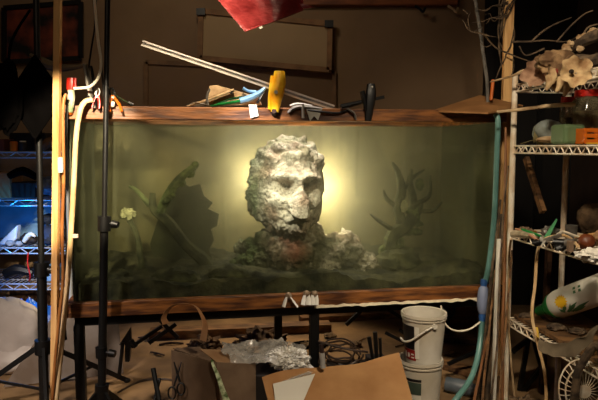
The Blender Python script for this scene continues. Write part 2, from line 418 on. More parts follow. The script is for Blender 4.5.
# tmp object had its origin at its box's bottom centre; find the world offset from it
offs = V(((min(p.x for p in mb.v) + max(p.x for p in mb.v)) / 2, (min(p.y for p in mb.v) + max(p.y for p in mb.v)) / 2, min(p.z for p in mb.v)))
hv = HC - offs
nvs = []
for c, nn in zip(co, no):
    wpt = c + offs
    rel = (wpt - HC); facew = sm(.26, .2, rel.length) * sm(-.02, -.1, (hr.transposed() @ rel).y)
    body = sm(-.16, -.24, rel.z)
    rough = .0048 * noise.fractal(wpt * 46, 1, 2, 4) * (1 + 2.2 * body)
    dv = noise.voronoi(wpt * 38)[0]
    pit = -max(0, .34 - dv[0]) * .030 * max(0, noise.noise(wpt * 9) + .12 + .4 * body)
    lump = .010 * noise.fractal(wpt * 17 + V((4, 4, 4)), 1, 2, 3) * (.5 + 1.8 * body)
    nvs.append(c + nn * (rough + pit * 2.2 + lump))
for v, c in zip(me.vertices, nvs):
    c = V((c.x, c.y, max(c.z, TZ0 - .004 - offs.z))); dv_ = (c + offs - O).dot(TV)
    if dv_ < .03: c = c + TV * (.03 - dv_)
    v.co = c
me.name = 'plaster_bust'; me.materials.clear()
# its stone: pale plaster, brown stains, green growth and a red tinge under the chin
bm_ = bpy.data.materials.new('weathered_plaster'); bm_.use_nodes = True; nt = bm_.node_tree; N = nt.nodes.new; L = nt.links.new
bs = nt.nodes['Principled BSDF']; bs.inputs['Roughness'].default_value = .9; bs.inputs['Specular IOR Level'].default_value = .15
tc = N('ShaderNodeTexCoord')
def nz(scale, detail=6, off=0):
    mp = N('ShaderNodeMapping'); mp.inputs['Location'].default_value = (off, off * .7, off * 1.3); L(tc.outputs['Object'], mp.inputs[0])
    n = N('ShaderNodeTexNoise'); n.inputs['Scale'].default_value = scale; n.inputs['Detail'].default_value = detail; L(mp.outputs[0], n.inputs['Vector']); return n.outputs['Fac']
def rmp(src, a, b, lo=0, hi=1):
    r = N('ShaderNodeMapRange'); r.inputs['From Min'].default_value = a; r.inputs['From Max'].default_value = b; r.inputs['To Min'].default_value = lo; r.inputs['To Max'].default_value = hi; L(src, r.inputs['Value']); return r.outputs[0]
def mx(f, c1, c2):
    m = N('ShaderNodeMix'); m.data_type = 'RGBA'; L(f, m.inputs['Factor'])
    for k, c in (('A', c1), ('B', c2)):
        s = [i for i in m.inputs if i.name == k and i.type == 'RGBA'][0]
        if isinstance(c, tuple): s.default_value = c
        else: L(c, s)
    return [o for o in m.outputs if o.type == 'RGBA'][0]
def mul(a, b):
    m = N('ShaderNodeMath'); m.operation = 'MULTIPLY'; L(a, m.inputs[0]); L(b, m.inputs[1]); return m.outputs[0]
c = mx(rmp(nz(9), .42, .62), lin((222, 208, 194)), lin((156, 132, 116)))
c = mx(rmp(nz(24, 6, 3), .52, .68, 0, .5), c, lin((78, 64, 52)))
c = mx(rmp(nz(60, 4, 5), .57, .66, 0, .5), c, lin((44, 38, 30)))
sx = N('ShaderNodeSeparateXYZ'); L(tc.outputs['Object'], sx.inputs[0])
lowf = rmp(sx.outputs['Z'], hv.z - .16, hv.z - .26)
c = mx(mul(lowf, rmp(nz(7, 5, 8), .38, .52, .35, .95)), c, lin((70, 66, 46)))
sidef = rmp(sx.outputs['X'], hv.x - .08, hv.x - .15)
c = mx(mul(sidef, rmp(nz(8, 5, 11), .35, .55, .3, .9)), c, lin((74, 86, 52)))
topf = rmp(sx.outputs['Z'], hv.z + .13, hv.z + .2)
c = mx(mul(topf, rmp(nz(12, 5, 12), .42, .56, 0, .6)), c, lin((112, 118, 84)))
vd = N('ShaderNodeVectorMath'); vd.operation = 'DISTANCE'; L(tc.outputs['Object'], vd.inputs[0]); vd.inputs[1].default_value = (hv.x + .02, hv.y - .12, hv.z - .27)
c = mx(mul(rmp(vd.outputs['Value'], .12, .04), rmp(nz(10, 5, 14), .4, .6, .2, .7)), c, lin((142, 72, 56)))
L(c, bs.inputs['Base Color'])
bp = N('ShaderNodeBump'); bp.inputs['Strength'].default_value = 1.0; bp.inputs['Distance'].default_value = .014; L(nz(75, 5, 1), bp.inputs['Height']); L(bp.outputs[0], bs.inputs['Normal'])
me.materials.append(bm_)
bo = bpy.data.objects.new('plaster_bust', me); COL.objects.link(bo); bo.location = offs
me.polygons.foreach_set('use_smooth', [True] * len(me.polygons))
bo['label'] = 'weathered pale sculpted bust with curly hair and beard standing in the murky tank'; bo['category'] = 'sculpture'

# ---------------------------------------------------------------- drowned wood and rocks
dw = mat('drowned_wood', (78, 78, 54), .9, rgb2=(30, 32, 22), scale=18, bump=.7)
def branchy(pts, r, mb, seed=0, k=5, n=9):
    mb.tube([wob(p, .018, 9, seed) for p in pts], r, n, smooth=k)
mb = MB()
branchy([att(212, 279, .32), att(203, 262, .30), att(188, 244, .28), att(168, 225, .27), att(156, 210, .26), att(150, 192, .26)], [.032, .034, .026, .026, .02, .012], mb)
o = thing('drowned_branch', 'dark forked driftwood left of the bust, reaching up with a mossy arm', 'driftwood', att(208, 288, .3))
mb.build('trunk', dw, o)
mb = MB(); branchy([att(160, 212, .26), att(168, 192, .22), att(180, 178, .2), att(193, 168, .19)], [.022, .022, .02, .012], mb, 4)
branchy([att(150, 206, .26), att(136, 190, .25), att(128, 186, .25)], [.014, .01, .006], mb, 5)
mossy = mat('mossy_wood', (104, 112, 72), .95, rgb2=(48, 56, 34), scale=20, bump=.8)
mb.build('arm', mossy, o)
mb = MB(); random.seed(8)
for k in range(16):
    t = k / 15; c = att(160 + 33 * t + random.uniform(-3, 3), 208 - 40 * t + random.uniform(-4, 4), .2)
    mb.blob(c, (random.uniform(.008, .02),) * 3, .4, 3, k, 6)
mb.build('moss_clumps', mossy, o)
# jagged plate of bark standing behind
mb = MB(); px = [(156, 268), (150, 244), (157, 222), (163, 205), (172, 190), (184, 183), (189, 187), (200, 184), (204, 196), (213, 203), (208, 209), (219, 214), (217, 226), (211, 229), (214, 240), (209, 250), (213, 262), (215, 270)]
mb.prism([att(x, y, .40) for x, y in px], .02, TV)
mb.build('bark_slab', mat('dark_bark', (52, 54, 36), .95, rgb2=(28, 30, 20), scale=14, bump=.6), smooth=False, label='jagged dark slab standing behind the driftwood on the left of the bust', cat='bark')
def rock(pxy, v, s, seed, label, m, name='rock', amp=.18, cat='rock', group=None):
    c = att(*pxy, v); return MB().blob(c, s, amp, 1.6, seed, 16, sharp=True).build(name, m, label=label, cat=cat, group=group)
pr = mat('pale_rock', (176, 170, 134), .9, rgb2=(116, 112, 84), scale=18, bump=.5)
mb = MB(); mb.blob(att(127, 214, .2), (.034, .028, .026), .3, 1.6, 3, 14, sharp=True)
mb.tube([att(127, 217, .2), att(137, 236, .22), att(141, 262, .23), att(142, 286, .24)], [.012, .013, .017, .022], 8, smooth=4)
ob = thing('pale_coral', 'small pale rock perched on a thin stalk at the left of the tank', 'rock', att(142, 288, .24))
mbx = MB(); mbx.blob(att(127, 214, .2), (.034, .028, .026), .3, 1.6, 3, 14, sharp=True); mbx.build('head_stone', pr, ob)
mbx = MB(); mbx.tube([att(127, 216, .2), att(137, 236, .22), att(141, 262, .23), att(142, 280, .24)], [.012, .013, .017, .022], 8, smooth=4); mbx.build('stalk', dw, ob)
rk = mat('dark_rock', (84, 82, 58), .95, rgb2=(36, 36, 26), scale=16, bump=.7)
for i, (p, v, s, lab) in enumerate((
        ((112, 281), .15, (.10, .07, .05), 'wide dark rock in the bottom left corner of the tank'),
        ((175, 279), .13, (.11, .07, .05), 'dark rock below the drowned driftwood left of the bust'),
        ((228, 275), .12, (.10, .07, .045), 'dark flat rock between driftwood and the bust'),
        ((398, 262), .22, (.12, .09, .07), 'rounded dark mound below the driftwood right of the bust'),
        ((440, 270), .17, (.11, .08, .05), 'low dark rock in the bottom right corner of the tank'))):
    rock(p, v, s, 20 + i, lab, rk, group='rocks in the tank')
o = thing('drowned_stump', 'dark tangled driftwood with thin upright twigs right of the bust', 'driftwood', att(400, 268, .25))
mb = MB(); branchy([att(388, 250, .26), att(393, 236, .26), att(404, 226, .25), att(416, 216, .25), (att(421, 204, .25))], [.034, .036, .036, .024, .010], mb, 2)
branchy([att(404, 226, .25), att(398, 208, .24), att(402, 190, .25), att(398, 172, .26), att(393, 162, .26)], [.028, .026, .024, .016, .006], mb, 3)
branchy([att(412, 218, .25), att(414, 200, .26), att(408, 182, .26), att(414, 168, .27)], [.028, .022, .016, .005], mb, 6)
mb.build('trunk', dw, o)
mb = MB()
for k, q in enumerate((((402, 192), (412, 180), (424, 170)), ((416, 206), (428, 196), (430, 176)), ((398, 206), (388, 200), (384, 190)), ((394, 232), (380, 222), (372, 214)), ((418, 212), (432, 210), (441, 202)))):
    branchy([att(*z, .25) for z in q], [.015, .011, .004], mb, 12 + k, n=6)
mb.build('twigs', dw, o)
MB().blob(att(404, 206, .22), (.018, .014, .03), .4, 2, 4, 12).build('pale_patch', pr, o)
mb = MB(); random.seed(31)
for k in range(26):
    t = random.random(); mb.blob(att(388 + 32 * t + random.uniform(-8, 8), 250 - 62 * t * random.uniform(.4, 1.1) + random.uniform(-6, 6), .25), (random.uniform(.012, .03), .02, random.uniform(.012, .034)), .4, 2.4, k, 8)
mb.build('moss_clumps', mossy, o)

# ================================================================ THINGS ON THE TOP RAIL
def rail(px, py=110, dv=0.0):
    p = att(px, py, dv); return p
def lever(mb, pts, r, n=8, flat=.6, smooth=3): mb.tube(pts, r, n, smooth=smooth, flat=flat)
def clamp(name, label, piv, d, size, hm, tm, spread=.16, cat='clamp', group=None, side=None, jaws=None):
    """spring clamp: d points from jaws to handles; opens in the plane of d and side"""
    d = V(d).normalized(); side = V(side).normalized() if side else d.cross(V((0, 1, 0))).normalized()
    piv = V(piv); o = thing(name, label, cat, piv - d * size * .45, group)
    for s in (-1, 1):
        mb = MB(); lever(mb, [piv - d * size * .12 + side * s * size * .05, piv + side * s * size * .07, piv + d * size * .3 + side * s * size * spread, piv + d * size * .6 + side * s * size * spread * 1.15],
                         [size * .05, size * .065, size * .07, size * .06]); mb.build('handle', hm, o)
        mb = MB(); lever(mb, [piv - d * size * .08 + side * s * size * .06, piv - d * size * .28 + side * s * size * .09, piv - d * size * .45 + side * s * size * .02], [size * .055, size * .05, size * .04]); mb.build('jaw', tm, o)
    n = d.cross(side)
    MB().tube([piv - n * size * .07, piv + n * size * .07], size * .05, 12).build('spring', steel, o)
    return o
UPZ = V((0, 0, 1))
# aluminium channel leaning across the rail
a = att(142, 43, .03); b = att(334, 108, .01)
o = thing('metal_channel', 'long thin aluminium channel leaning across the tank rail behind the orange clamp', 'metal rod', b)
ax = (b - a).normalized(); pn = ax.cross(V((0, 1, 0))).normalized()
if pn.z < 0: pn = -pn
MB().beam(a + pn * .0085, b + pn * .0085, .006, .007).build('upper_flange', steel, o, smooth=False)
MB().beam(a - pn * .0085, b - pn * .0085, .006, .007).build('lower_flange', steel, o, smooth=False)
MB().beam(a + V((0, .006, 0)), b + V((0, .006, 0)), .004, .016).build('web', greysteel, o, smooth=False)
# orange clamp
p = rail(275, 100, -.005)
o = thing('spring_clamp', 'bright orange plastic clamp standing upright on the tank rail', 'clamp', rail(275, 113, -.03), 'clamps on the tank rail')
mb = MB(); lever(mb, [rail(279.5, 71, -.045), rail(279, 82, -.045), rail(276.5, 94, -.045), rail(274.5, 112, -.04)], [.021, .029, .030, .017], 10, .6); mb.build('handle', orange, o)
mb = MB(); lever(mb, [rail(273, 76, -.02), rail(272, 88, -.02), rail(271, 98, -.03), rail(270, 110, -.038)], [.016, .021, .022, .014], 10, .6); mb.build('handle', orange, o)
MB().tube([rail(276, 92, -.075), rail(276, 92, .0)], .008, 10).build('pivot', steel, o)
MB().tube([rail(274, 111, -.055), rail(274, 114, -.03)], .011, 8).build('jaw_pad', mat('dark_rubber', (50, 26, 14), .7), o)
# blue and green clamp
o = thing('spring_clamp', 'light blue clamp with green handle lying on the tank rail', 'clamp', rail(245, 106, -.01), 'clamps on the tank rail')
mb = MB(); lever(mb, [rail(240, 101, -.02), rail(250, 98, -.02), rail(260, 93, -.02), rail(265, 88, -.02)], [.022, .024, .02, .01], 8, .6); mb.build('jaw', lightblue, o)
mb = MB(); lever(mb, [rail(256, 92, -.01), rail(248, 91, -.01), rail(243, 88, -.01)], [.012, .011, .012], 8, .6); mb.build('jaw', lightblue, o)
mb = MB(); lever(mb, [rail(210, 106, -.015), rail(222, 104, -.018), rail(241, 101, -.02)], [.006, .012, .013], 8, .5); mb.build('handle', green, o)
mb = MB(); lever(mb, [rail(216, 104, .01), rail(228, 100, .01), rail(242, 97, .0)], [.005, .008, .01], 8, .5); mb.build('handle', mat('dark_green_plastic', (16, 84, 44), .4), o)
mb = MB(); lever(mb, [rail(264, 92, -.03), rail(260, 98, -.035), rail(257, 103, -.03)], [.007, .01, .008], 8, .6); mb.build('jaw_pad', blackp, o)
# wooden wedge and lever
mb = MB(); pl = [rail(209, 86, .03), rail(217, 85, .03), rail(258, 97, .03), rail(262, 105, .03), rail(208, 105, .03)]
mb.prism(pl, .03, TV); mb.build('wood_wedge', palewood, smooth=False, bevel=.002, label='pale wooden wedge lying on the tank rail behind the blue clamp', cat='wood block')
o = thing('wooden_lever', 'thin grey-brown wooden lever with a dark hole leaning on the wedge', 'wood stick', rail(190, 108, 0))
mb = MB(); lever(mb, [rail(187, 106.5, .0), rail(210, 99, .0), rail(234, 90, .0)], [.008, .013, .014], 8, .5); mb.build('blade', palewood, o)
MB().tube([rail(231, 92, -.012), rail(231, 92, -.004)], .008, 10).build('hole_plug', blackp, o)
mb = MB(); lever(mb, [rail(208, 105, -.02), rail(207, 96, -.02), rail(210, 89, -.02)], [.008, .01, .007], 8, .6); mb.build('metal_clip', greysteel, label='small grey metal clip in front of the wooden wedge', cat='clip')
mb = MB(); mb.sheet(lambda u, v: rail(187 + 20 * u, 105.5 - 3 * math.sin(u * 3.1) * (1 - v) + 1.5 * noise.noise(V((u * 5, v * 3, 0))), -.02 + .05 * v), 12, 6)
mb.build('plastic_scrap', film, label='scrap of clear plastic on the tank rail left of the wooden lever', cat='plastic scrap')
mb = MB(); mb.sheet(lambda u, v: rail(248.5 + 8 * u + 2 * v, 104.5 + 13.5 * v - 2 * u * v, -.032 - .003 * math.sin(v * 3)), 4, 6, .002, -TV)
mb.build('paper_tab', paper, label='small white paper tab hanging over the rail below the blue clamp', cat='paper')
# grey metal clamp with dark handle
o = thing('locking_clamp', 'shiny grey metal clamp lying on the rail right of the orange clamp', 'clamp', rail(305, 112, -.02), 'clamps on the tank rail')
mb = MB(); lever(mb, [rail(288, 113, -.035), rail(294, 108, -.035), rail(304, 107, -.03), rail(322, 109, -.03)], [.008, .014, .014, .008], 8, .7); mb.build('body', greysteel, o)
mb = MB(); lever(mb, [rail(290, 106, -.03), rail(298, 104, -.03), rail(312, 106, -.03)], [.008, .009, .006], 8, .7); mb.build('jaw', steel, o)
mb = MB(); mb.prism([rail(306, 109, -.036), rail(322, 109, -.036), rail(318, 120, -.036), rail(314, 116, -.036), rail(310, 121, -.036)], .004, -TV); mb.build('plate', steel, o, smooth=False)
MB().tube([rail(303, 104, -.045), rail(303, 118, -.045)], .006, 8).build('bolt', steel, o)
mb = MB(); lever(mb, [rail(308, 110, -.04), rail(324, 112, -.04), rail(338, 113, -.035), rail(348, 110, -.03)], [.006, .008, .008, .006], 8, .6); mb.build('handle', blackp, o)
# black bar clamp standing on the rail
o = thing('bar_clamp', 'black bar clamp standing on the right half of the tank rail', 'clamp', rail(368, 120, -.03), 'clamps on the tank rail')
MB().beam(rail(340, 106, -.04), rail(384, 97, -.03), .012, .014).build('bar', blackp, o, smooth=False)
mb = MB(); lever(mb, [rail(371, 84, -.04), rail(371, 93, -.045), rail(370, 104, -.045), rail(368, 121, -.04)], [.017, .023, .021, .014], 8, .7); mb.build('fixed_jaw', black, o)
mb = MB(); lever(mb, [rail(362, 91, -.04), rail(364, 99, -.04), rail(366, 110, -.04)], [.016, .018, .012], 8, .7); mb.build('sliding_jaw', black, o)
mb = MB(); lever(mb, [rail(341, 107, -.04), rail(350, 105, -.04), rail(361, 102, -.04)], [.012, .013, .011], 8, .8); mb.build('grip', blackp, o)
mb = MB(); lever(mb, [rail(346, 108, -.04), rail(354, 113, -.045), rail(356, 120, -.045)], [.006, .007, .006], 8, .7); mb.build('trigger', greysteel, o)
MB().blob(rail(372, 87, -.055), (.006, .005, .006), .05, 1, 1, 8).build('screw', steel, o)

# left corner cluster
o = thing('bar_clamp', 'red and green clamp standing on the left end of the tank rail', 'clamp', rail(71, 112, -.03), 'clamps at the left end of the rail')
mb = MB(); lever(mb, [rail(70.5, 78, -.05), rail(70.5, 84, -.05), rail(70.5, 90, -.05)], [.015, .017, .015], 8, .8); mb.build('red_cap', red, o)
mb = MB(); lever(mb, [rail(75, 78, -.05), rail(75, 88, -.05)], [.006, .006], 8, .8); mb.build('red_trigger', red, o)
mb = MB(); lever(mb, [rail(71, 89, -.05), rail(71, 100, -.05), rail(70, 112, -.045)], [.013, .015, .010], 8, .8); mb.build('body', mat('green_grey_plastic', (120, 136, 96), .5, rgb2=(190, 180, 160), scale=30), o)
MB().tube([rail(70, 110, -.045), rail(70, 113, -.03)], .012, 8).build('foot_pad', orange2, o)
mb = MB(); lever(mb, [rail(85, 64, -.03), rail(88, 80, -.035), rail(91, 96, -.04), rail(95, 108, -.045)], [.013, .016, .015, .008], 8, .5); 
o = thing('pliers', 'grey flat-handled pliers standing upright behind the white cable', 'pliers', rail(95, 109, -.04)); mb.build('handle', greysteel, o)
mb = MB(); lever(mb, [rail(91, 66, -.02), rail(93, 78, -.03), rail(92, 92, -.03)], [.006, .008, .008], 8, .5); mb.build('handle', black, o)
for k in (0, 1):
    mb = MB(); lever(mb, [rail(89 + 5 * k, 96, -.05), rail(91 + 5 * k, 104, -.05), rail(94 + 4 * k, 108, -.05)], [.007, .007, .004], 6, .6); mb.build('jaw', blackp, o)
clamp('spring_clamp', 'orange-handled black spring clamp beside the light stand on the rail', rail(113, 98, -.05), (.25, -.3, -1), .10, orange2, blackp, .2, group='clamps at the left end of the rail', side=TU)
clamp('spring_clamp', 'small red and white spring clamp left of the light stand on the rail', rail(97, 97, -.055), (-.1, -.2, -1), .08, red, white, .15, group='clamps at the left end of the rail', side=TU)
mb = MB(); lever(mb, [rail(112, 92, -.03), rail(121, 99, -.03), rail(131, 104, -.02)], [.004, .008, .007], 6, .6)
o = thing('marker_pen', 'thin black and green marker lying at the left of the rail', 'pen', rail(131, 105, -.02)); mb.build('barrel', mat('olive_plastic', (60, 72, 44), .5), o)
MB().tube([rail(128, 102.5, -.02), rail(133, 105, -.02)], .0085, 8).build('cap', blackp, o)
MB().blob(rail(112, 104, -.045), (.013, .01, .012), .2, 2, 3, 8).build('tape_wad', white, label='small crumpled white tape wad on the left of the rail', cat='tape')
# white cable looping over the corner
MB().tube([at(93, -30, 2.42), at(95, 8, 2.42), at(98, 40, 2.40), at(101, 62, 2.38), at(99, 76, 2.37), at(91, 86, 2.37), at(82, 88, 2.37), at(74, 88.5, 2.375)], .0058, 8, smooth=6).build('white_cable', whitecable, label='white cable looping down over the left corner of the tank', cat='cable')
MB().tube([at(91, -20, 2.52), at(95, 20, 2.52), at(92, 45, 2.5), at(89, 66, 2.46), at(88, 100, 2.42)], .004, 6, smooth=5).build('black_cable', blackp, label='thin black cable hanging above the left corner of the tank', cat='cable')
MB().tube([at(99, -20, 2.5), at(95, 12, 2.5), at(97, 35, 2.5), at(101, 60, 2.46), at(104, 98, 2.41)], .004, 6, smooth=5).build('black_cable', blackp, label='second thin black cable, crossing the first above the tank corner', cat='cable')

# board lying over the right corner of the tank
p1, p2, p3, p4 = at(433, 112, 2.72), at(480, 96.5, 3.05), at(523, 107, 2.80), at(488, 114, 2.55)
mb = MB(); mb.prism([p1, p4, p3, p2], .008, (0, 0, 1)); mb.build('hardboard', mat('hardboard', (176, 126, 78), .6, rgb2=(150, 104, 62), scale=7), smooth=False, label='flat brown hardboard panel lying over the right corner of the tank', cat='board')
# clips on the bottom rail
whitetip = mat('white_tip', (236, 232, 222), .5, var=.12)
def tabclip(px, py, label, spr=6, tilt=0):
    o = thing('spring_clip', label, 'clip', att(px, py + 8, -.04), 'white clips on the bottom rail')
    bd = MB().blob(att(px, py - 2, -.04), (.016, .012, .016), .2, 2, px, 10).build('body', mat('clip_metal', (150, 128, 104), .5, .5), o)
    for s in (-1, 1):
        mb = MB(); a = att(px + s * 2, py - 1, -.046); b = att(px + s * spr + tilt, py + 9, -.055)
        mb.tube([a, (a + b) / 2, b], [.006, .011, .012], 8, flat=.35); mb.build('tip', whitetip, bd)
tabclip(288.5, 298, 'white-tipped spring clip, leftmost of three on the bottom rail', 7, 2)
tabclip(306.5, 296, 'white-tipped spring clip in the middle of three on the bottom rail', 2.6, -1)
tabclip(314.5, 296, 'white-tipped spring clip, rightmost of three on the bottom rail', 2, -.5)

# ================================================================ LEFT: LIGHT STANDS
def lightstand(label, foot_px, base, top, hubz, az, reach, r1, r2, joint, m=black):
    """tripod stand: base and top are points of its pole"""
    o = thing('light_stand', label, 'light stand', V((base.x, base.y, 0)), 'black light stands')
    j = base.lerp(top, joint)
    MB().tube([base, j], r2, 14).build('lower_pole', m, o); MB().tube([j, top], r1, 14).build('upper_pole', m, o)
    ax = (top - base).normalized()
    cl = MB().tube([j - ax * .03, j + ax * .03], r2 * 1.55, 14).build('collar', blackp, o)
    kb = thing_knob(j, r2, cl)
    hub = base + ax * ((hubz - base.z) / ax.z)
    MB().tube([hub - ax * .03, hub + ax * .03], r2 * 1.7, 14).build('hub', blackp, o)
    for a in az:
        d = V((math.cos(math.radians(a)), math.sin(math.radians(a)), 0))
        ft = V((hub.x, hub.y, .012)) + d * reach
        lg = MB().beam(hub + d * r2, ft, .012, .022).build('leg', m, o, smooth=False)
        MB().blob(ft, (.016, .016, .012), .02, 1, 1, 8).build('rubber_foot', blackp, lg)
        mid = hub.lerp(ft, .55); low = base + ax * .05
        MB().beam(mid, low, .006, .012).build('strut', m, o, smooth=False)
    return o
def thing_knob(j, r, o):
    mb = MB(); mb.tube([j, j + V((.045, -.01, 0))], .006, 8); mb.tube([j + V((.035, -.012, 0)), j + V((.06, -.014, -.004))], [.017, .014], 10); return mb.build('knob', blackp, o)
base = at(44, 395, 2.50); base.z = .06; top = at(35, -60, 2.5)
lightstand('black light stand at far left with wide spread legs carrying the black flag', 0, base, top, .30, (54, 174, 294), .43, .0125, .020, .30)
base = at(101, 400, 2.385); base.z = .05; top = at(108.5, -60, 2.385)
lightstand('black light stand rising in front of the left end of the tank', 0, base, top, .15, (228, 320, 80), .19, .0105, .0165, .42)
jn = at(101.5, 352, 2.385); ls2 = [o for o in COL.objects if o.name == 'light_stand.001'][0]
cl2 = MB().tube([jn - V((0, 0, .022)), jn + V((0, 0, .022))], .023, 14).build('collar', blackp, ls2); thing_knob(jn, .0165, cl2)
# black flag panel hung on the left stand
fl = thing('black_flag', 'square black flag panel hung cornerwise on the far left light stand', 'flag panel', at(35, 137, 2.45))
mb = MB(); mb.sheet(lambda u, v: at(35 + (u - v) * 28.5, 56 + (u + v) * 41, 2.46 + .015 * noise.noise(V((u * 4, v * 4, 1)))), 12, 12, .01, (0, -1, 0)); mb.build('fabric', blackc, fl)
for (p, q) in (((35, 56), (64, 97)), ((64, 97), (35, 138)), ((35, 138), (7, 97)), ((7, 97), (35, 56))):
    MB().tube([at(*p, 2.445), at(*q, 2.445)], .006, 8).build('frame_rod', blackc, fl)
mb = MB(); mb.tube([at(36, 58, 2.48), at(36, 78, 2.48)], .022, 10); mb.build('clamp_grip', blackp, fl)
mb = MB(); mb.blob(at(6, 96, 2.40), (.062, .04, .145), .25, 2, 6, 18); mb.tube([at(8, 70, 2.4), at(12, 40, 2.44), at(30, 10, 2.485)], .006, 6, smooth=4)
mb.build('black_bag', blackc, label='black cloth bag hanging beside the black flag at far left', cat='bag')
# wooden upright at the left end of the tank
p0 = at(59, 380, 2.36); p1 = at(60, -40, 2.36); p0.z = 0
pb = at(54, 430, 2.37); mb = MB(); mb.beam(V((pb.x, 2.37, 0.002)), V((p1.x, 2.36, 2.0)), .022, .026); mb.build('wooden_post', pine, smooth=False, bevel=.002, label='thin pine post standing at the left end of the tank', cat='post')
# hoses running down the corner
MB().tube([at(92, 100, 2.40), at(85, 102, 2.385), at(80, 112, 2.37), at(76, 140, 2.37), at(73, 200, 2.38), at(69, 262, 2.38), at(65, 310, 2.37), at(61, 350, 2.36), at(56, 400, 2.34), at(53, 440, 2.33)], .0105, 10, smooth=6).build('cream_hose', cream, label='cream hose hanging over the left corner of the tank to the floor', cat='hose')
MB().tube([at(66, 94, 2.34), at(63, 110, 2.335), at(63.5, 180, 2.335), at(62, 230, 2.335), at(63, 280, 2.335), at(58, 330, 2.335), at(53, 390, 2.33), at(51, 440, 2.32)], .0068, 10, smooth=6).build('brown_hose', brownhose, label='thin brown hose running down the pine post', cat='hose')
MB().tube([at(67.5, 100, 2.39), at(66, 150, 2.39), at(65, 205, 2.39), at(66.5, 250, 2.39), at(64, 300, 2.38), at(66, 340, 2.37)], .004, 6, smooth=5).build('black_cable', blackp, label='black cable squeezed between the pine post and the cream hose', cat='cable')
mb = MB(); mb.lathe([(0, -.03), (.009, -.029), (.011, -.015), (.011, .015), (.009, .029), (0, .03)], 14, at(60.5, 165, 2.315)); mb.build('cable_switch', white, label='white inline switch hanging on the pine post', cat='switch')
mb = MB(); mb.box(at(75.5, 236, 2.365), (.022, .012, .016)); mb.build('tape_tag', mat('pink_tape', (226, 190, 170), .7), smooth=False, bevel=.002, label='small pinkish tape tag on the cream hose', cat='tape')

# ================================================================ LEFT BACK RACK (blue lit)
def wire_rack(o, P, zs, L, Wd, m, zpost, r=.0125, pitch=.035, drop=.03, wire=.0028, posts=True):
    """P(s,w,z) -> point; s along the long side, w across"""
    if posts:
        for (s, w) in ((0, 0), (L, 0), (0, Wd), (L, Wd)):
            mb = MB(); mb.tube([P(s, w, 0), P(s, w, zpost)], r, 12); mb.build('post', m, o)
    for z in zs:
        mb = MB()
        for (a, b) in (((0, 0), (L, 0)), ((L, 0), (L, Wd)), ((L, Wd), (0, Wd)), ((0, Wd), (0, 0))):
            A = P(*a, z); B = P(*b, z); mb.tube([A, B], wire * 1.25, 6); dz = V((0, 0, -drop)); mb.tube([A + dz, B + dz], wire * 1.25, 6)
            n = max(2, int((B - A).length / pitch)); n += n % 2; pts = [A.lerp(B, k / n) + (dz if k % 2 else V((0, 0, 0))) for k in range(n + 1)]
            mb.tube(pts, wire, 5)
        n = int(L / .028)
        for k in range(1, n): mb.tube([P(L * k / n, 0, z - .001), P(L * k / n, Wd, z - .001)], wire * .75, 5)
        for w in (.33, .66): mb.tube([P(0, Wd * w, z - .006), P(L, Wd * w, z - .006)], wire * 1.1, 5)
        mb.build('shelf', m, o)
LZ = [at(20, y, 3.42).z for y in (152, 200, 248, 284)]
lx0 = at(-50, 200, 3.4).x; lx1 = at(66, 200, 3.4).x
lr = thing('wire_rack', 'chrome wire shelving rack lit blue behind the left light stand', 'shelving rack', V(((lx0 + lx1) / 2, 3.6, 0)))
LP = lambda s, w, z: V((lx0 + s, 3.42 + w, z))
wire_rack(lr, LP, LZ, lx1 - lx0, .42, chrome, 1.3, pitch=.05, drop=.032, wire=.0035)
def on(px, zi, Y, dy=0): p = at(px, 200, Y); return V((p.x, Y, LZ[zi] + .004 + dy))
def boxat(name, label, c, size, m, rz=0, cat='box', group=None, bev=.004):
    return MB().box(V(c) + V((0, 0, size[2] / 2)), size, rotm('Z', rz)).build(name, m, label=label, cat=cat, group=group, smooth=False, bevel=bev)
JB = {}
def jar(name, label, c, r, h, bm, lm, cat='jar', group=None):
    o = thing(name, label, cat, c, group)
    bd = MB().lathe([(0, 0), (r * .9, 0), (r, .008), (r, h * .78), (r * .8, h * .86), (r * .8, h * .9), (0, h * .9)], 20, c).build('body', bm, o)
    MB().lathe([(0, h * .88), (r * .86, h * .88), (r * .86, h), (0, h)], 20, c).build('lid', lm, o); JB[o.name] = bd; return o
G1 = 'things on the blue lit rack'
dk = mat('dark_red_box', (92, 38, 24), .6); db = mat('dark_box', (44, 36, 32), .7)
boxat('storage_box', 'dark red box at the left end of the upper rack shelf', on(3, 0, 3.55), (.10, .16, .07), dk, 5, group=G1)
jar('spice_jar', 'small orange-brown jar on the upper rack shelf beside the red box', on(16, 0, 3.48), .022, .065, orange2, blackp, group=G1)
jar('spice_jar', 'small dark jar with pale lid on the upper rack shelf', on(25, 0, 3.48), .022, .06, db, white, group=G1)
mb = MB(); mb.tube([on(44, 0, 3.5, .01), on(50, 0, 3.5, .05), on(56, 0, 3.55, .05), on(58, 0, 3.6, .01)], [.02, .028, .026, .02], 8, smooth=4)
mb.build('wrapped_bundle', mat('brown_cloth', (110, 74, 44), .9, var=.3), label='brown cloth bundle on the upper rack shelf behind the pole', cat='bundle', group=G1)
boxat('storage_box', 'long black case on the upper rack shelf', on(34, 0, 3.70), (.22, .12, .11), blackp, 0, 'case', G1)
boxat('storage_box', 'brown cardboard box at the left of the second rack shelf', on(2, 1, 3.6), (.18, .2, .15), card, 4, group=G1)
boxat('storage_box', 'low dark crate in the middle of the second rack shelf', on(32, 1, 3.62), (.16, .2, .09), db, -6, 'crate', G1)
MB().blob(on(50, 1, 3.55, .07), (.07, .08, .055), .2, 2.2, 3, 16).build('plastic_bag', mat('grey_blue_bag', (110, 120, 140), .35, var=.5, scale=22, bump=.5), label='crinkled grey plastic bag on the second rack shelf', cat='bag', group=G1)
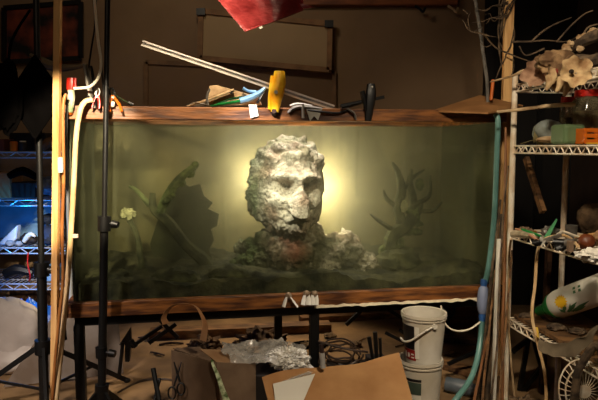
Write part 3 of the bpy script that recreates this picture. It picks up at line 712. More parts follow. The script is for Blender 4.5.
mb = MB(); mb.tube([on(10, 1, 3.46, .13), on(24, 1, 3.46, .16), on(38, 1, 3.48, .12)], [.02, .026, .018], 8, smooth=4); mb.build('cloth_roll', blackc, label='dark cloth roll lying across the second rack shelf', cat='cloth', group=G1)
bb = mat('pale_blue_bin', (120, 160, 190), .5, var=.2); 
boxat('storage_bin', 'large pale plastic panel standing at the back of the third rack shelf', on(18, 2, 3.78), (.30, .03, .23), bb, 0, 'bin', G1)
boxat('storage_bin', 'pale plastic panel behind the pole at the back of the third rack shelf', on(52, 2, 3.78), (.15, .03, .24), bb, 0, 'bin', G1)
mb = MB(); mb.prism([on(-6, 2, 3.5), on(16, 2, 3.5, .12), on(14, 2, 3.5, .03), on(6, 2, 3.5)], .06, (0, 1, 0)); mb.build('white_bag', mat('white_bag', (210, 214, 220), .4, bump=.4, var=.2, scale=9), smooth=False, label='pale wedge-shaped bag at the left of the third rack shelf', cat='bag', group=G1, bevel=.01)
random.seed(5)
nm = [('stone', 'pale round stone at the front of the third rack shelf beside the bag', 8, .02), ('stone', 'smaller grey stone right of the pale stone on the third rack shelf', 17, .016), ('cable_coil', '', 26, 0)]
for n_, lab, px, r in nm[:2]:
    MB().blob(on(px, 2, 3.47, r * .8), (r * 1.3, r * 1.2, r), .2, 2, px, 10).build(n_, mat('shelf_stone', (150, 150, 150), .8), label=lab, cat='stone', group=G1)
mb = MB(); mb.tube([on(22, 2, 3.5, .02), on(26, 2, 3.5, .05), on(30, 2, 3.5, .065), on(34, 2, 3.5, .05)], [.012, .016, .014, .006], 8, smooth=3); mb.build('spray_nozzle', white, label='white nozzle glinting on the third rack shelf beside the pole', cat='nozzle', group=G1)
MB().blob(on(28, 2, 3.55, .03), (.05, .04, .035), .3, 2, 4, 12).build('rag', db, label='dark rag in the middle of the third rack shelf', cat='rag', group=G1)
MB().blob(on(51, 2, 3.55, .055), (.07, .08, .06), .25, 2, 9, 14).build('rag_bundle', mat('dark_blue_rag', (50, 60, 84), .8, var=.4), label='dark bundle right of the pole on the third rack shelf', cat='rag', group=G1)
MB().blob(on(48, 2, 3.62, .14), (.05, .04, .03), .25, 2, 12, 14).build('cap', mat('dark_cap', (40, 44, 52), .8), label='dark cap perched on the bundle right of the pole', cat='cap', group=G1)
mb = MB(); mb.tube([on(2, 3, 3.52, .03), on(14, 3, 3.52, .06), on(30, 3, 3.52, .04)], [.028, .034, .02], 8, smooth=4); mb.build('black_tool', blackp, label='black power tool lying on the lowest rack shelf', cat='tool', group=G1)
MB().tube([on(26, 2, 3.415, -.03), on(25, 2, 3.41, -.09), on(27, 3, 3.41, .05), on(26, 3, 3.44, .01)], .004, 6, smooth=5).build('red_string', red, label='thin red cord hanging below the third rack shelf', cat='cord', group=G1)
boxat('storage_bin', 'shallow bin at the right of the lowest rack shelf', on(52, 3, 3.55), (.10, .16, .08), bb, 0, 'bin', G1)
# blue tarp under the rack, white cushion in front
def crumple(c, s, amp, seed, name, m, label, cat, n=26, freq=3, group=None):
    return MB().blob(c, s, amp, freq, seed, n, sharp=True).build(name, m, label=label, cat=cat, group=group)
c = at(30, 300, 3.30); crumple(V((c.x, 3.26, .15)), (.26, .075, .14), .2, 5, 'blue_tarp', bluesheet, 'crumpled shiny blue tarp on the floor under the rack', 'tarp')
c = at(6, 340, 2.9); c.z = .2; c.y = 3.02
o = thing('white_sack', 'pale stuffed sack slumped on the floor at the far left', 'sack', V((c.x, c.y, 0)))
MB().blob(V((c.x - .05, 3.02, .19)), (.2, .10, .20), .12, 1.7, 8, 28).build('body', cloth, o)
MB().blob(V((c.x - .02, 3.0, .08)), (.18, .10, .085), .15, 1.8, 9, 24).build('fold', cloth, o)
# big grey sheet leaning under the tank's left end
def gs(u, v):
    top = at(56 + 62 * u, 312 + 8 * u, 3.0); bot = at(3 + 121 * u, 384, 2.93)
    bot = V((at(3 + 121 * u, 390, 2.76 + .18 * u).x, 2.76 + .18 * u, .012)); p = top.lerp(bot, v); p.y += .02 * noise.noise(V((u * 3, v * 3, 2))) * (1 - v); return p
mb = MB(); mb.sheet(gs, 20, 20, .004, (0, 1, 0)); mb.build('paper_sheet', greysheet, label='large stained grey paper sheet leaning under the left end of the tank', cat='paper sheet')
# folded black tripod head under the tank
o = thing('tripod_bracket', 'small black folding bracket standing on the floor under the tank', 'bracket', at(118, 392, 2.95))
fz = at(120, 391, 2.9); fz.z = 0
MB().tube([V((fz.x - .005, 2.9, 0)), at(123, 342, 2.9)], .009, 8).build('leg', black, o)
MB().prism([at(119, 345, 2.9), at(130, 328, 2.9), at(131, 340, 2.9), at(129, 362, 2.9), at(125, 362, 2.9), at(125, 345, 2.9)], .02, (0, 1, 0)).build('head', black, o, smooth=False)
MB().beam(at(131, 347, 2.9), at(162, 326, 2.98), .014, .016).build('arm', black, o, smooth=False)
MB().tube([at(131, 340, 2.88), at(136, 347, 2.88)], .012, 8).build('knob', blackp, o)

# ================================================================ BACK WALL
def frame(name, label, corners, Y, w, fm, pm, cat):
    P = [at(*c, Y) for c in corners]; ctr = sum(P, V()) / 4
    o = thing(name, label, cat, V((ctr.x, Y, min(p.z for p in P))))
    for i in range(4):
        MB().beam(P[i], P[(i + 1) % 4], w, w * .7, V((0, 1, 0))).build('frame_bar', fm, o, smooth=False)
    MB().prism([p.lerp(ctr, .02) + V((0, .01, 0)) for p in P], .012, (0, 1, 0)).build('panel', pm, o, smooth=False)
    return o
fr = frame('pin_board', 'framed pale board hung on the back wall above the tank', ((201, 11), (330, 24), (329, 70), (200, 58)), 4.27, .036, mat('board_frame', (156, 116, 78), .7), mat('pale_board', (178, 150, 112), .8, var=.08, scale=3), 'board')
for c_ in ((201, 12), (329, 24)):
    MB().box(at(*c_, 4.25), (.06, .04, .045)).build('corner_clip', blackp, fr, smooth=False)
frame('shadow_board', 'larger brown framed panel standing in for the shadow of the pin board', ((146, 62), (334, 71), (334, 140), (146, 140)), 4.328, .03, mat('shadow_frame', (142, 108, 76), .7), mat('shadow_panel', (134, 106, 78), .85, var=.1, scale=3), 'panel')  # framed panel added in place of the pin board's shadow
# dark picture top left
pm = mat('dark_red_picture', (140, 62, 38), .7, rgb2=(18, 12, 10), scale=5, detail=8)
frame('dark_picture', 'dark reddish picture high on the wall at the far left', ((4, 8), (81, 2), (81, 58), (4, 62)), 4.29, .03, black, pm, 'picture')
mb = MB(); mb.tube([at(30, 55, 3.6), at(42, 62, 3.6), at(52, 66, 3.6), at(66, 68, 3.6), at(84, 66, 3.6)], [.012, .03, .03, .02, .008], 8, smooth=4); mb.tube([at(36, 60, 3.6), at(36, 152, 3.6)], .008, 6)
mb.build('cloth_bundle', mat('drab_cloth', (96, 78, 56), .95, var=.4), label='drab rolled cloth on a rod above the left rack', cat='cloth')
# red sheet hanging from above
def rs(u, v):
    l = V((125 + 120 * v, -110 + 142 * v)); r = V((308 - 5 * v, -110 + 120 * v)); p = l.lerp(r, u)
    return at(p.x, p.y, 2.35 + .03 * math.sin(u * 5 + v * 2) + .012 * noise.noise(V((u * 7, v * 7, 3))))
redm = mat('red_film', (184, 70, 70), .35, rgb2=(140, 42, 44), scale=9, bump=.4, bscale=30, spec=.6, stretch=(1, 1, 2))
o = thing('hanging_red_sheet', 'crumpled red plastic sheet hanging down from above at the top', 'sheet', at(245, 30, 2.35))
mb = MB(); mb.sheet(rs, 24, 24, .002, (0, 1, 0)); mb.build('panel', redm, o)
mb = MB(); mb.prism([at(299, 3, 2.345), at(303, 8.5, 2.345), at(315, 7.6, 2.34), at(310, 5.5, 2.34)], .003, (0, 1, 0)); mb.tube([at(245, 31, 2.33), at(280, 19, 2.37), at(303, 10, 2.345)], .003, 6, smooth=4); mb.build('folded_hem', redm, o)
mb = MB(); mb.box(at(261, 27.5, 2.34), (.012, .006, .008), rotm('Y', -25)); mb.build('tape_fleck', whitetip, o, smooth=False)
# hooks under the red-brown beam
for i, (px, lab) in enumerate(((420, 'small dark hook under the wooden beam above the tank'), (453, 'small pale clip at the right end of the wooden beam'))):
    mb = MB(); mb.tube([at(px - 5, 6, 4.24), at(px, 9, 4.22), at(px + 3, 12, 4.22), at(px + 5, 8, 4.24)], .009, 6, smooth=3); mb.build('hanging_hook', blackp if i == 0 else palewood, label=lab, cat='hook')

# ================================================================ RIGHT: POST, RODS, HOSES
x = at(507.5, 60, 2.78).x
mb = MB(); mb.box((x, 2.95, 1.05), (.038, .03, 2.1)); 
x = at(507.5, 60, 2.95).x
MB().box((x, 2.95, 1.15), (.042, .03, 2.3)).build('wooden_post', pine, smooth=False, bevel=.002, label='pine post standing between the tank and the white shelving', cat='post')
MB().tube([at(472, -20, 3.0), at(480, 30, 2.95), at(487, 80, 2.86), atz(497, 400, .0).lerp(at(488, 110, 2.82), 1.0)], .008, 8).build('thin_rod', greysteel, label='thin grey metal rod slanting down to the right end of the tank', cat='rod')
MB().tube([at(493, 80, 2.8), at(491, 100, 2.78)], .008, 8).build('dowel', orange2, label='short orange dowel standing on the brown hardboard panel', cat='dowel')
# dry vine round the post
mb = MB(); random.seed(21)
for k in range(7):
    pts = []; ph = random.uniform(0, 6.3); z0 = random.uniform(1.45, 1.7); 
    for i in range(22):
        t = i / 21; g = ph + t * random.uniform(7, 8)
        rr = .035 + .02 * noise.noise(V((k * 3.3, t * 4, 0))); pts.append(V((x + rr * math.cos(g) - .01, 2.95 + rr * math.sin(g), z0 + t * .62)))
    mb.tube(pts, [.0032] * 21 + [.001], 5, smooth=2)
for k in range(16):
    c0 = V((x - .02, 2.93, random.uniform(1.75, 2.05))); pts = [c0]
    for i in range(5): pts.append(pts[-1] + V((random.uniform(-.05, .012), random.uniform(-.02, .02), random.uniform(-.03, .03))))
    mb.tube(pts, [.003, .0028, .0025, .002, .0015, .001], 5, smooth=3)
mb.build('dry_vine', barkm, label='dry brown vine twisted around the right pine post', cat='vine')
mb = MB(); random.seed(4)
br = [at(463, 20, 2.85), at(470, 31, 2.85), at(483, 34, 2.86), at(492, 44, 2.9), at(500, 50, 2.9), at(520, 58, 2.85), at(532, 62, 2.7)]
mb.tube(br, [.002, .003, .004, .004, .004, .003, .002], 6, smooth=4)
for a_, b_, c_ in (((470, 31), (468, 20), (471, 11)), ((468, 14), (464, 10), (462, 9)), ((474, 32), (480, 28), (484, 28)), ((483, 34), (490, 36), (497, 37)), ((492, 44), (486, 47), (480, 42))):
    mb.tube([at(*a_, 2.85), at(*b_, 2.84), at(*c_, 2.83)], [.003, .002, .001], 5, smooth=3)
mb.build('bare_twig', barkm, label='bare forked twig reaching left from the pine post', cat='twig')
# teal hose with squeeze bulb
o = thing('siphon_hose', 'teal siphon hose with a blue-grey squeeze bulb at the right of the tank', 'hose', at(484, 340, 2.6))
MB().tube([at(496, 114.5, 2.66), at(498, 122, 2.65), at(497, 150, 2.65), at(494, 220, 2.65), at(488, 270, 2.64), at(484, 284, 2.64)], .0125, 10, smooth=6).build('upper_tube', teal, o)
ax0 = at(484, 280, 2.64); ax1 = at(482, 321, 2.62); q = (ax1 - ax0); Lb = q.length
MB().lathe([(0, Lb * .12), (.013, Lb * .14), (.022, Lb * .22), (.026, Lb * .4), (.026, Lb * .6), (.022, Lb * .76), (.013, Lb * .84), (0, Lb * .86)], 20, ax0, q).build('squeeze_bulb', bluegrey, o)
for (s, e) in ((-.02, .17), (.80, 1.0)): MB().lathe([(0, Lb * s), (.014, Lb * s), (.016, Lb * (s + e) / 2), (.013, Lb * e), (0, Lb * e)], 16, ax0, q).build('end_fitting', bluepl, o)
MB().tube([at(482, 319, 2.62), at(481, 335, 2.61), at(477, 360, 2.55), at(470, 380, 2.48), at(457, 398, 2.40), at(440, 420, 2.36)], .0125, 10, smooth=6).build('lower_tube', teal, o)
MB().tube([at(480, 322, 2.6), at(470, 329, 2.6), at(458, 331, 2.6), at(448, 327, 2.6), at(443, 318, 2.62), at(441, 306, 2.7)], .0042, 8, smooth=5).build('air_tube', whitecable, label='thin white cord drooping from the squeeze bulb toward the bucket', cat='cord')
# sticks leaning in the corner
canem = mat('cane_brown', (140, 92, 54), .6, var=.3)
ST = [((500, 200), (478, 400), .006, barkm, 'thin dark stick leaning beside the teal hose'),
      ((503, 215), (488, 400), .009, barkm, 'rough bark stick leaning in front of the white rack post'),
      ((506, 127), (502, 400), .006, canem, 'thin orange-brown cane standing beside the white rack post'),
      ((489, 330), (474, 402), .006, canem, 'short orange-brown cane standing low beside the teal hose'),
      ((495, 270), (482, 402), .005, oldwood, 'pale thin cane standing low in the corner'),
      ((512, 250), (499, 402), .0045, oldwood, 'pale cane leaning right in front of the rack post'),
      ((508, 165), (492, 402), .004, barkm, 'slender dark twig leaning along the rack post')]
for k_, (p, q, r, m, lab) in enumerate(ST):
    a = at(*p, 2.64 - .028 * k_); b = at(*q, 2.50 - .028 * k_); d = (b - a); b2 = a + d * (a.z / -d.z) * .998
    pts = [wob(a.lerp(b2, t / 6), .012 if m is barkm else .004, 7, p[0]) for t in range(7)]; pts[-1].z = .004
    MB().tube(pts, [r * .8, r, r, r * 1.1, r * 1.1, r * 1.2, r * 1.2], 7, smooth=3).build('leaning_cane', m, label=lab, cat='cane', group='canes in the corner')
a = at(497, 322, 2.45); b = at(494, 400, 2.42); b.z = 0
MB().tube([a + V((0, 0, .35)), V((b.x - .004, b.y, 0.003))], .0115, 12).build('plastic_pipe', white, label='white plastic pipe standing upright below the squeeze bulb', cat='pipe')

# ================================================================ RIGHT WIRE RACK
P0 = at(513, 147, 2.6); P0.z = 0
RN = V((.147, -.989, 0)).normalized(); RE = V((.989, .147, 0)).normalized()
RW, RL = .25, .92
RP = lambda s, w, z: P0 + RN * s + RE * w + V((0, 0, z))
RZS = [at(513, y, 2.6).z for y in (318, 231, 146, 85)]
rr = thing('wire_rack', 'white wire shelving rack crowded with tools and bottles at the right', 'shelving rack', RP(RL / 2, RW / 2, 0))
wire_rack(rr, RP, RZS, RL, RW, whitewire, 1.46, pitch=.026, drop=.03, wire=.003)
def rk_at(px, py, zi): p = atz(px, py, RZS[zi] + .004); return p
# --- eye level shelf (index 2), z about eye height
Z2 = RZS[2] + .005
def e(px, Y, z=0): p = at(px, 147, Y); return V((p.x, Y, Z2 + z))
c = e(548, 2.42, .008)
o = thing('knit_cap', 'grey-blue rounded cap resting on the eye level shelf', 'cap', c)
MB().blob(c + V((.008, .02, .042)), (.062, .06, .05), .08, 2, 3, 20).build('crown', mat('grey_blue_felt', (140, 150, 150), .95, rgb2=(110, 112, 100), scale=14, bump=.3), o)
MB().blob(c + V((.0, -.03, .012)), (.06, .04, .014), .1, 2, 5, 16).build('brim', palewood, o)
o = thing('dried_leaf', 'curled dried leaves in front of the grey-blue cap', 'leaf', e(533, 2.42))
for k, (p, q, s) in enumerate((((534, 143), (538, 128), .016), ((520, 144), (534, 140), .012), ((541, 146), (535, 134), .013))):
    a = at(*p, 2.43); b = at(*q, 2.43); MB().tube([a, a.lerp(b, .3) + V((0, -.01, 0)), a.lerp(b, .7), b], [.003, s, s * .8, .002], 8, flat=.25, smooth=4).build('leaf_blade', mat('dry_leaf', (128, 116, 76), .85, var=.4), o)
boxat('plastic_tub', 'translucent green tub on the eye level shelf right of the cap', e(567, 2.27, 0), (.085, .10, .075), mat('green_tub', (100, 122, 84), .35, var=.2), 8, 'tub', bev=.012)
o = thing('orange_crate', 'small orange slatted crate at the right end of the eye level shelf', 'crate', e(590, 2.22))
c = e(590, 2.22); R8 = rotm('Z', 8)
for k in range(3): MB().box(c + V((0, -.045, .012 + k * .02)), (.10, .006, .012), R8).build('slat', orange2, o, smooth=False)
for k in range(3): MB().box(c + V((0, .045, .012 + k * .02)), (.10, .006, .012), R8).build('slat', orange2, o, smooth=False)
for s in (-1, 1): MB().box(c + R8 @ V((s * .05, 0, .03)), (.006, .10, .055), R8).build('end_panel', orange2, o, smooth=False)
MB().box(c + V((0, 0, .004)), (.10, .1, .006), R8).build('base_board', mat('yellow_board', (214, 160, 40), .6), o, smooth=False)
o = jar('glass_jar', 'tall glass jar with a red lid standing behind the orange crate', e(586, 2.36), .058, .21, jarglass, red)
c = e(586, 2.36); MB().lathe([(0, .004), (.05, .004), (.052, .13), (0, .134)], 18, c).build('contents', mat('olive_contents', (128, 112, 74), .9, var=.3, scale=30), JB[o.name])
o = jar('glass_jar', 'smaller glass jar with a red lid behind the green tub', e(567, 2.5), .035, .195, jarglass, red)
c = e(567, 2.5); MB().lathe([(0, .004), (.029, .004), (.03, .11), (0, .114)], 18, c).build('contents', mat('dark_contents', (60, 50, 40), .9), JB[o.name])
mb = MB(); mb.tube([at(497, 112, 2.52), at(520, 109.5, 2.47), at(548, 106, 2.41), at(576, 104, 2.35)], [.006, .007, .008, .009], 8, smooth=4); mb.build('crossing_stick', palewood, label='pale stick lying crosswise in front of the jars', cat='stick')
# slanted wood behind the rack
MB().beam(at(526, 158, 2.78), at(543, 212, 2.62), .02, .028).build('slanted_batten', oldwood, smooth=False, label='slanted brown batten leaning inside the white rack', cat='batten')
MB().beam(V((at(545, 300, 2.72).x, 2.72, 0)), at(549, 245, 2.70), .02, .03).build('upright_plank', darkwood, smooth=False, label='reddish brown plank standing between the lower rack shelves', cat='plank')
# --- top shelf (index 3): dried fungus cluster and branches
Z3 = RZS[3]
o = thing('bracket_fungus', 'dried cream bracket fungus with two ruffled caps on the rack top', 'fungus', at(558, 90, 2.36))
fm = mat('dry_fungus', (200, 172, 128), .85, rgb2=(146, 112, 76), scale=22, bump=.4); fm2 = mat('pinkish_fungus', (170, 134, 106), .85, rgb2=(118, 84, 62), scale=20, bump=.4)
def ruffle(c, r, nrm, seed, amp=.2, cup=.35):
    q = V((0, 0, 1)).rotation_difference(V(nrm).normalized()); vs = []; nR, nA = 8, 40; mb = MB()
    def f(u, v):
        g = 2 * math.pi * u; rr = r * (.06 + .94 * v) * (1 + amp * v * noise.noise(V((math.cos(g) * 1.6, math.sin(g) * 1.6, seed))) + .05 * v * math.sin(g * 9 + seed))
        z = r * cup * (v ** 1.8) + r * .18 * v * v * math.sin(g * 5 + seed)
        return V(c) + q @ V((rr * math.cos(g), rr * math.sin(g), z))
    return mb.sheet(f, nA, nR, r * .06, -(q @ V((0, 0, 1))))
ruffle(at(576, 73, 2.08), .050, (-.35, -1, .15), 2, .3, .45).build('ruffled_cap', fm, o)
MB().blob(at(571.5, 71.5, 2.065), (.009, .006, .008), .1, 2, 2, 8).build('dark_core', mat('dark_core', (40, 26, 18), .9), o)
ruffle(at(538, 73, 2.34), .054, (-.75, -.8, .1), 7, .25, .5).build('ruffled_cap', fm2, o)
mb = MB(); mb.blob(at(556, 62, 2.27), (.072, .05, .043), .35, 2.2, 3, 20); mb.blob(at(562, 74, 2.22), (.05, .04, .06), .4, 2.4, 5, 18); mb.build('body', mat('fungus_body', (162, 130, 92), .9, rgb2=(96, 70, 46), scale=20, bump=.5), o)
mb = MB()
for k, (p, q) in enumerate((((549, 76), (546, 90)), ((560, 78), (556, 92)), ((566, 80), (564, 96)), ((552, 70), (552, 84)))):
    mb.tube([at(*p, 2.18), at((p[0] + q[0]) / 2 + 2, (p[1] + q[1]) / 2, 2.17), at(*q, 2.17)], [.014, .012, .005], 8, smooth=3)
mb.build('drips', fm, o)
MB().blob(at(556, 71.5, 2.17), (.008, .006, .01), .2, 2, 5, 8).build('red_spot', mat('dull_red', (150, 46, 36), .7), o)
o = thing('driftwood_branch', 'knobbly pale driftwood branch lying along the rack top', 'branch', at(580, 60, 2.3))
mb = MB(); mb.tube([wob(q, .014, 12, 3) for q in (at(548, 54, 2.44), at(562, 50, 2.40), at(573, 46, 2.36), at(586, 40, 2.3), at(600, 33, 2.26), at(615, 26, 2.2))], [.006, .014, .02, .022, .026, .028], 9, smooth=5); mb.build('stem', barkm, o)
mb = MB(); random.seed(9)
for k in range(18):
    t = random.random(); c = at(562 + 36 * t, 50 - 17 * t + random.uniform(-4, 8), 2.36 - .09 * t); mb.blob(c, (random.uniform(.008, .018),) * 3, .4, 2.4, k, 8)
mb.build('knobs', palewood, o)
mb = MB(); mb.tube([wob(q, .012, 12, 8) for q in (at(560, 66, 2.36), at(575, 60, 2.32), at(590, 62, 2.27), at(610, 58, 2.2))], [.012, .02, .026, .03], 8, smooth=5); mb.build('side_branch', barkm, o)
mb = MB()
for pts in (((530, 42), (545, 30), (560, 22), (572, 18)), ((556, 42), (572, 25), (584, 14), (592, 10)), ((511, 42), (530, 41), (548, 40), (566, 41), (578, 36)), ((545, 48), (526, 56), (519, 46)), ((598, 24), (588, 28), (580, 40))):
    mb.tube([wob(at(*q, 2.42), .006, 9, q[0]) for q in pts], [.004, .0035, .0028, .002, .0014][:len(pts)], 5, smooth=4)
mb.build('twigs', barkm, o)
MB().tube([at(490, 82, 2.6), at(512, 76, 2.5), at(524, 71, 2.45), at(534, 73, 2.42), at(541, 78, 2.41)], [.003, .005, .008, .006, .003], 6, smooth=4).build('bare_twig', palewood, label='pale twig lying on the left corner of the rack top', cat='twig')
boxat('wood_block', 'flat grey board lying at the right of the rack top', atz(592, 80, Z3 + .004) if False else V((at(596, 77, 2.28).x, 2.28, Z3 + .004)), (.12, .16, .02), greycard, 8, 'board')

# --- tool shelf (index 1)
def tl_(px, py, h=0): p = rk_at(px, py, 1); p.z += h; return p
G2 = 'tools on the white rack'
o = thing('garden_shears', 'green-handled shears lying among tools on the middle shelf', 'shears', tl_(530, 238), G2)
mb = MB(); mb.tube([tl_(522, 238, .035), tl_(530, 240, .03), tl_(541, 242, .022)], [.007, .010, .006], 8, smooth=3, flat=.6); mb.build('handle', green, o)
mb = MB(); mb.tube([tl_(556, 238, .075), tl_(551, 240, .045), tl_(546, 243, .02)], [.004, .008, .01], 8, smooth=3, flat=.6); mb.build('handle', mat('pale_green_plastic', (88, 160, 110), .4), o)
mb = MB(); mb.tube([tl_(546, 243, .02), tl_(541, 250, .012)], [.007, .002], 6, flat=.4); mb.build('blade', steel, o)
MB().tube([tl_(541, 246, .018), tl_(541, 246, .034)], .006, 8).build('pivot', steel, o)
o = thing('black_torch', 'black cylinder torch lying on the middle shelf', 'torch', tl_(565, 246), G2)
MB().tube([tl_(553, 247, .018), tl_(566, 248, .018)], .014, 12).build('barrel', blackp, o); MB().tube([tl_(566, 248, .018), tl_(574, 249, .018)], .018, 12).build('head', greysteel, o)
MB().blob(tl_(586, 251, .032), (.03, .028, .028), .1, 2, 3, 16).build('wooden_ball', mat('red_brown_ball', (112, 56, 28), .45), label='dark red-brown ball on the middle shelf', cat='ball', group=G2)
MB().tube([tl_(575, 240, .012), tl_(598, 243, .035), tl_(612, 244, .04)], [.005, .007, .008], 8, smooth=3).build('wooden_shaft', pine, label='yellowish wooden handle lying at the back of the middle shelf', cat='tool handle', group=G2)
crumple(tl_(594, 262, .02), (.05, .04, .022), .3, 4, 'paper_wad', paper, 'crumpled pale paper at the front right of the middle shelf', 'paper', 16, group=G2)
mb = MB(); mb.tube([tl_(511, 237, .01), tl_(520, 238, .016), tl_(534, 241, .018), tl_(540, 240, .014)], [.012, .014, .012, .008], 8, smooth=4); mb.build('rope_bundle', mat('grey_rope', (176, 160, 130), .95, bump=.5, var=.4, scale=40), label='frayed pale rope bundle at the left corner of the middle shelf', cat='rope', group=G2)
MB().tube([tl_(515, 236, .03), tl_(524, 238, .026), tl_(538, 245, .016)], [.004, .006, .004], 6, smooth=3).build('pink_stick', mat('pinkish_stick', (190, 130, 100), .6), label='thin pinkish stick lying on the rope bundle', cat='stick', group=G2)
o = thing('pipe_wrench', 'dark steel wrench lying across the middle shelf', 'wrench', tl_(548, 247), G2)
MB().beam(tl_(538, 246, .012), tl_(560, 243, .03), .012, .012).build('shank', greysteel, o, smooth=False)
MB().blob(tl_(537, 246.5, .014), (.018, .014, .012), .3, 2, 2, 10, sharp=True).build('jaw', black, o)
crumple(tl_(550, 237, .022), (.035, .03, .022), .3, 7, 'metal_scrap', greysteel, 'lump of dull metal scrap at the back of the middle shelf', 'scrap', 12, group=G2)
boxat('wood_block', 'grey block standing at the front edge of the middle shelf', tl_(570, 252), (.018, .018, .04), greycard, 10, 'block', G2, .002)
mb = MB(); mb.blob(tl_(590, 232, .06), (.05, .045, .065), .25, 2.2, 4, 18); mb.build('stone_lump', mat('brown_stone', (120, 96, 70), .95, rgb2=(70, 54, 38), scale=20, bump=.5), label='big rough brown stone at the back right of the middle shelf', cat='stone', group=G2)
o = thing('screwdriver', 'screwdriver with an amber handle lying behind the shears', 'screwdriver', tl_(533, 235), G2)
MB().tube([tl_(524, 235.5, .012), tl_(531, 235, .014), tl_(536, 235, .012)], [.008, .01, .007], 8).build('handle', amberd, o); MB().tube([tl_(536, 235, .012), tl_(549, 235, .010)], .003, 6).build('shaft', greysteel, o)
o = thing('tin_can', 'dull open tin standing at the back of the middle shelf before the brown stone', 'tin', tl_(571, 238), G2); c = tl_(571, 238)
MB().lathe([(0, .002), (.022, 0), (.023, .05), (.0245, .052), (.021, .052), (.020, .006), (0, .006)], 20, c).build('body', greysteel, o)
crumple(tl_(525, 236, .018), (.03, .025, .018), .3, 17, 'dirty_rag', greycard, 'dirty brown rag behind the rope on the middle shelf', 'rag', 14, group=G2)
crumple(tl_(604, 246, .03), (.035, .04, .03), .3, 19, 'paper_bag', tan, 'tan paper bag at the right end of the middle shelf', 'bag', 14, group=G2)
MB().tube([tl_(556, 243, .03), tl_(563, 241, .036), tl_(573, 243, .03), tl_(582, 246, .03)], [.004, .005, .005, .004], 6, smooth=3).build('bent_wire', whitecable, label='bent pale wire lying over the tools on the middle shelf', cat='wire', group=G2)
crumple(tl_(560, 250.5, .01), (.02, .014, .010), .3, 23, 'rubber_lump', black, 'small black lump at the front edge of the middle shelf', 'scrap', 10, group=G2)
# pale hose looping off the tool shelf
MB().tube([tl_(578, 252, .02), at(566, 236, 2.25), at(550, 237, 2.24), at(541, 243, 2.23), at(537, 256, 2.23), at(535, 285, 2.23), at(532, 315, 2.23), at(538, 345, 2.22), at(545, 375, 2.2), at(546, 410, 2.18), at(543, 440, 2.17)], .0058, 8, smooth=6).build('pale_hose', cream, label='thin pale hose looping off the middle shelf to the floor', cat='hose')
MB().tube([tl_(511, 240, .004), at(509, 260, 2.56), at(508, 310, 2.57), at(511, 360, 2.57), at(514, 392, 2.57), at(516, 420, 2.57)], .0045, 8, smooth=5).build('hanging_string', palewood, label='thin pale cord hanging from the left corner of the middle shelf', cat='cord')
# --- lower shelf (index 0): big bottle
def lo(px, py, h=0): p = rk_at(px, py, 0); p.z += h; return p
for i, (p, q, lab) in enumerate((((514, 322), (620, 338), 'old plank lying along the far side of the lower rack shelf'), ((530, 333), (640, 372), 'old plank lying along the near side of the lower rack shelf'))):
    a = lo(*p, .009); b = lo(*q, .009)
    MB().beam(RP(.02, .07 + .115 * i - .0, RZS[0] + .013), RP(.8, .07 + .115 * i, RZS[0] + .013), .10, .016).build('shelf_plank', oldwood, smooth=False, label=['old plank lying along the left side of the lower rack shelf', 'old plank lying along the right side of the lower rack shelf'][i], cat='plank', group='planks on the lower rack shelf')
zb = RZS[0] + .021
A = at(537, 312, 2.50); B = at(606, 287, 2.26)
o = thing('lotion_bottle', 'white bottle with green cap and yellow sun label lying on the lower shelf', 'bottle', A)
bm1 = (B - A); L_ = bm1.length; ad_ = bm1.normalized()
MB().lathe([(0, 0), (.016, .002), (.02, .01), (.021, .04), (.026, .046), (.026, .06), (0, .062)], 20, A, ad_).build('cap', green, o)
body_ = MB().lathe([(.020, .052), (.03, .060), (.047, .085), (.056, .115), (.058, .15), (.058, .33), (.05, .35), (0, .352)], 30, A, ad_).build('body', white, o)
MB().lathe([(.0235, .050), (.0325, .058), (.049, .082), (.052, .092), (.047, .092), (0, .05)], 24, A, ad_).build('green_collar', green, o)
# label marks wrapped on the body
qb = V((0, 0, 1)).rotation_difference(ad_)
cam_dir = (CAM - (A + ad_ * .2)); loc = qb.inverted() @ cam_dir; PH0 = math.atan2(loc.y, loc.x)
upl = qb.inverted() @ V((0, 0, 1)); PHU = math.atan2(upl.y, upl.x); SG = 1 if math.sin(PHU - PH0) > 0 else -1
def wrap(z, t, r=.0588): g = PH0 + SG * t; return A + qb @ V((r * math.cos(g), r * math.sin(g), z))
def patch(poly, m, name, lab=None):
    n = len(poly); c = (sum(p[0] for p in poly) / n, sum(p[1] for p in poly) / n); mb = MB(); K = 4; vs = [wrap(*c)]; fs = []
    for k in range(1, K + 1):
        for p in poly: vs.append(wrap(c[0] + (p[0] - c[0]) * k / K, c[1] + (p[1] - c[1]) * k / K))
    for i in range(n): fs.append((0, 1 + i, 1 + (i + 1) % n))
    for k in range(K - 1):
        for i in range(n): fs.append((1 + k * n + i, 1 + (k + 1) * n + i, 1 + (k + 1) * n + (i + 1) % n, 1 + k * n + (i + 1) % n))
    mb.add(vs, fs); return mb.build(name, m, body_, label=lab)
sun = []
for k in range(28):
    g = 2 * math.pi * k / 28; rr_ = .03 if k % 2 else .022
    if -.2 < math.sin(g) or True: sun.append((.165 + rr_ * math.cos(g), .1 + rr_ / .058 * math.sin(g)))
patch(sun, mat('label_yellow', (232, 184, 34), .5, var=.1), 'sun_mark', 'yellow sun printed on the label')
leafm = mat('label_leaf', (70, 116, 74), .5, var=.3)
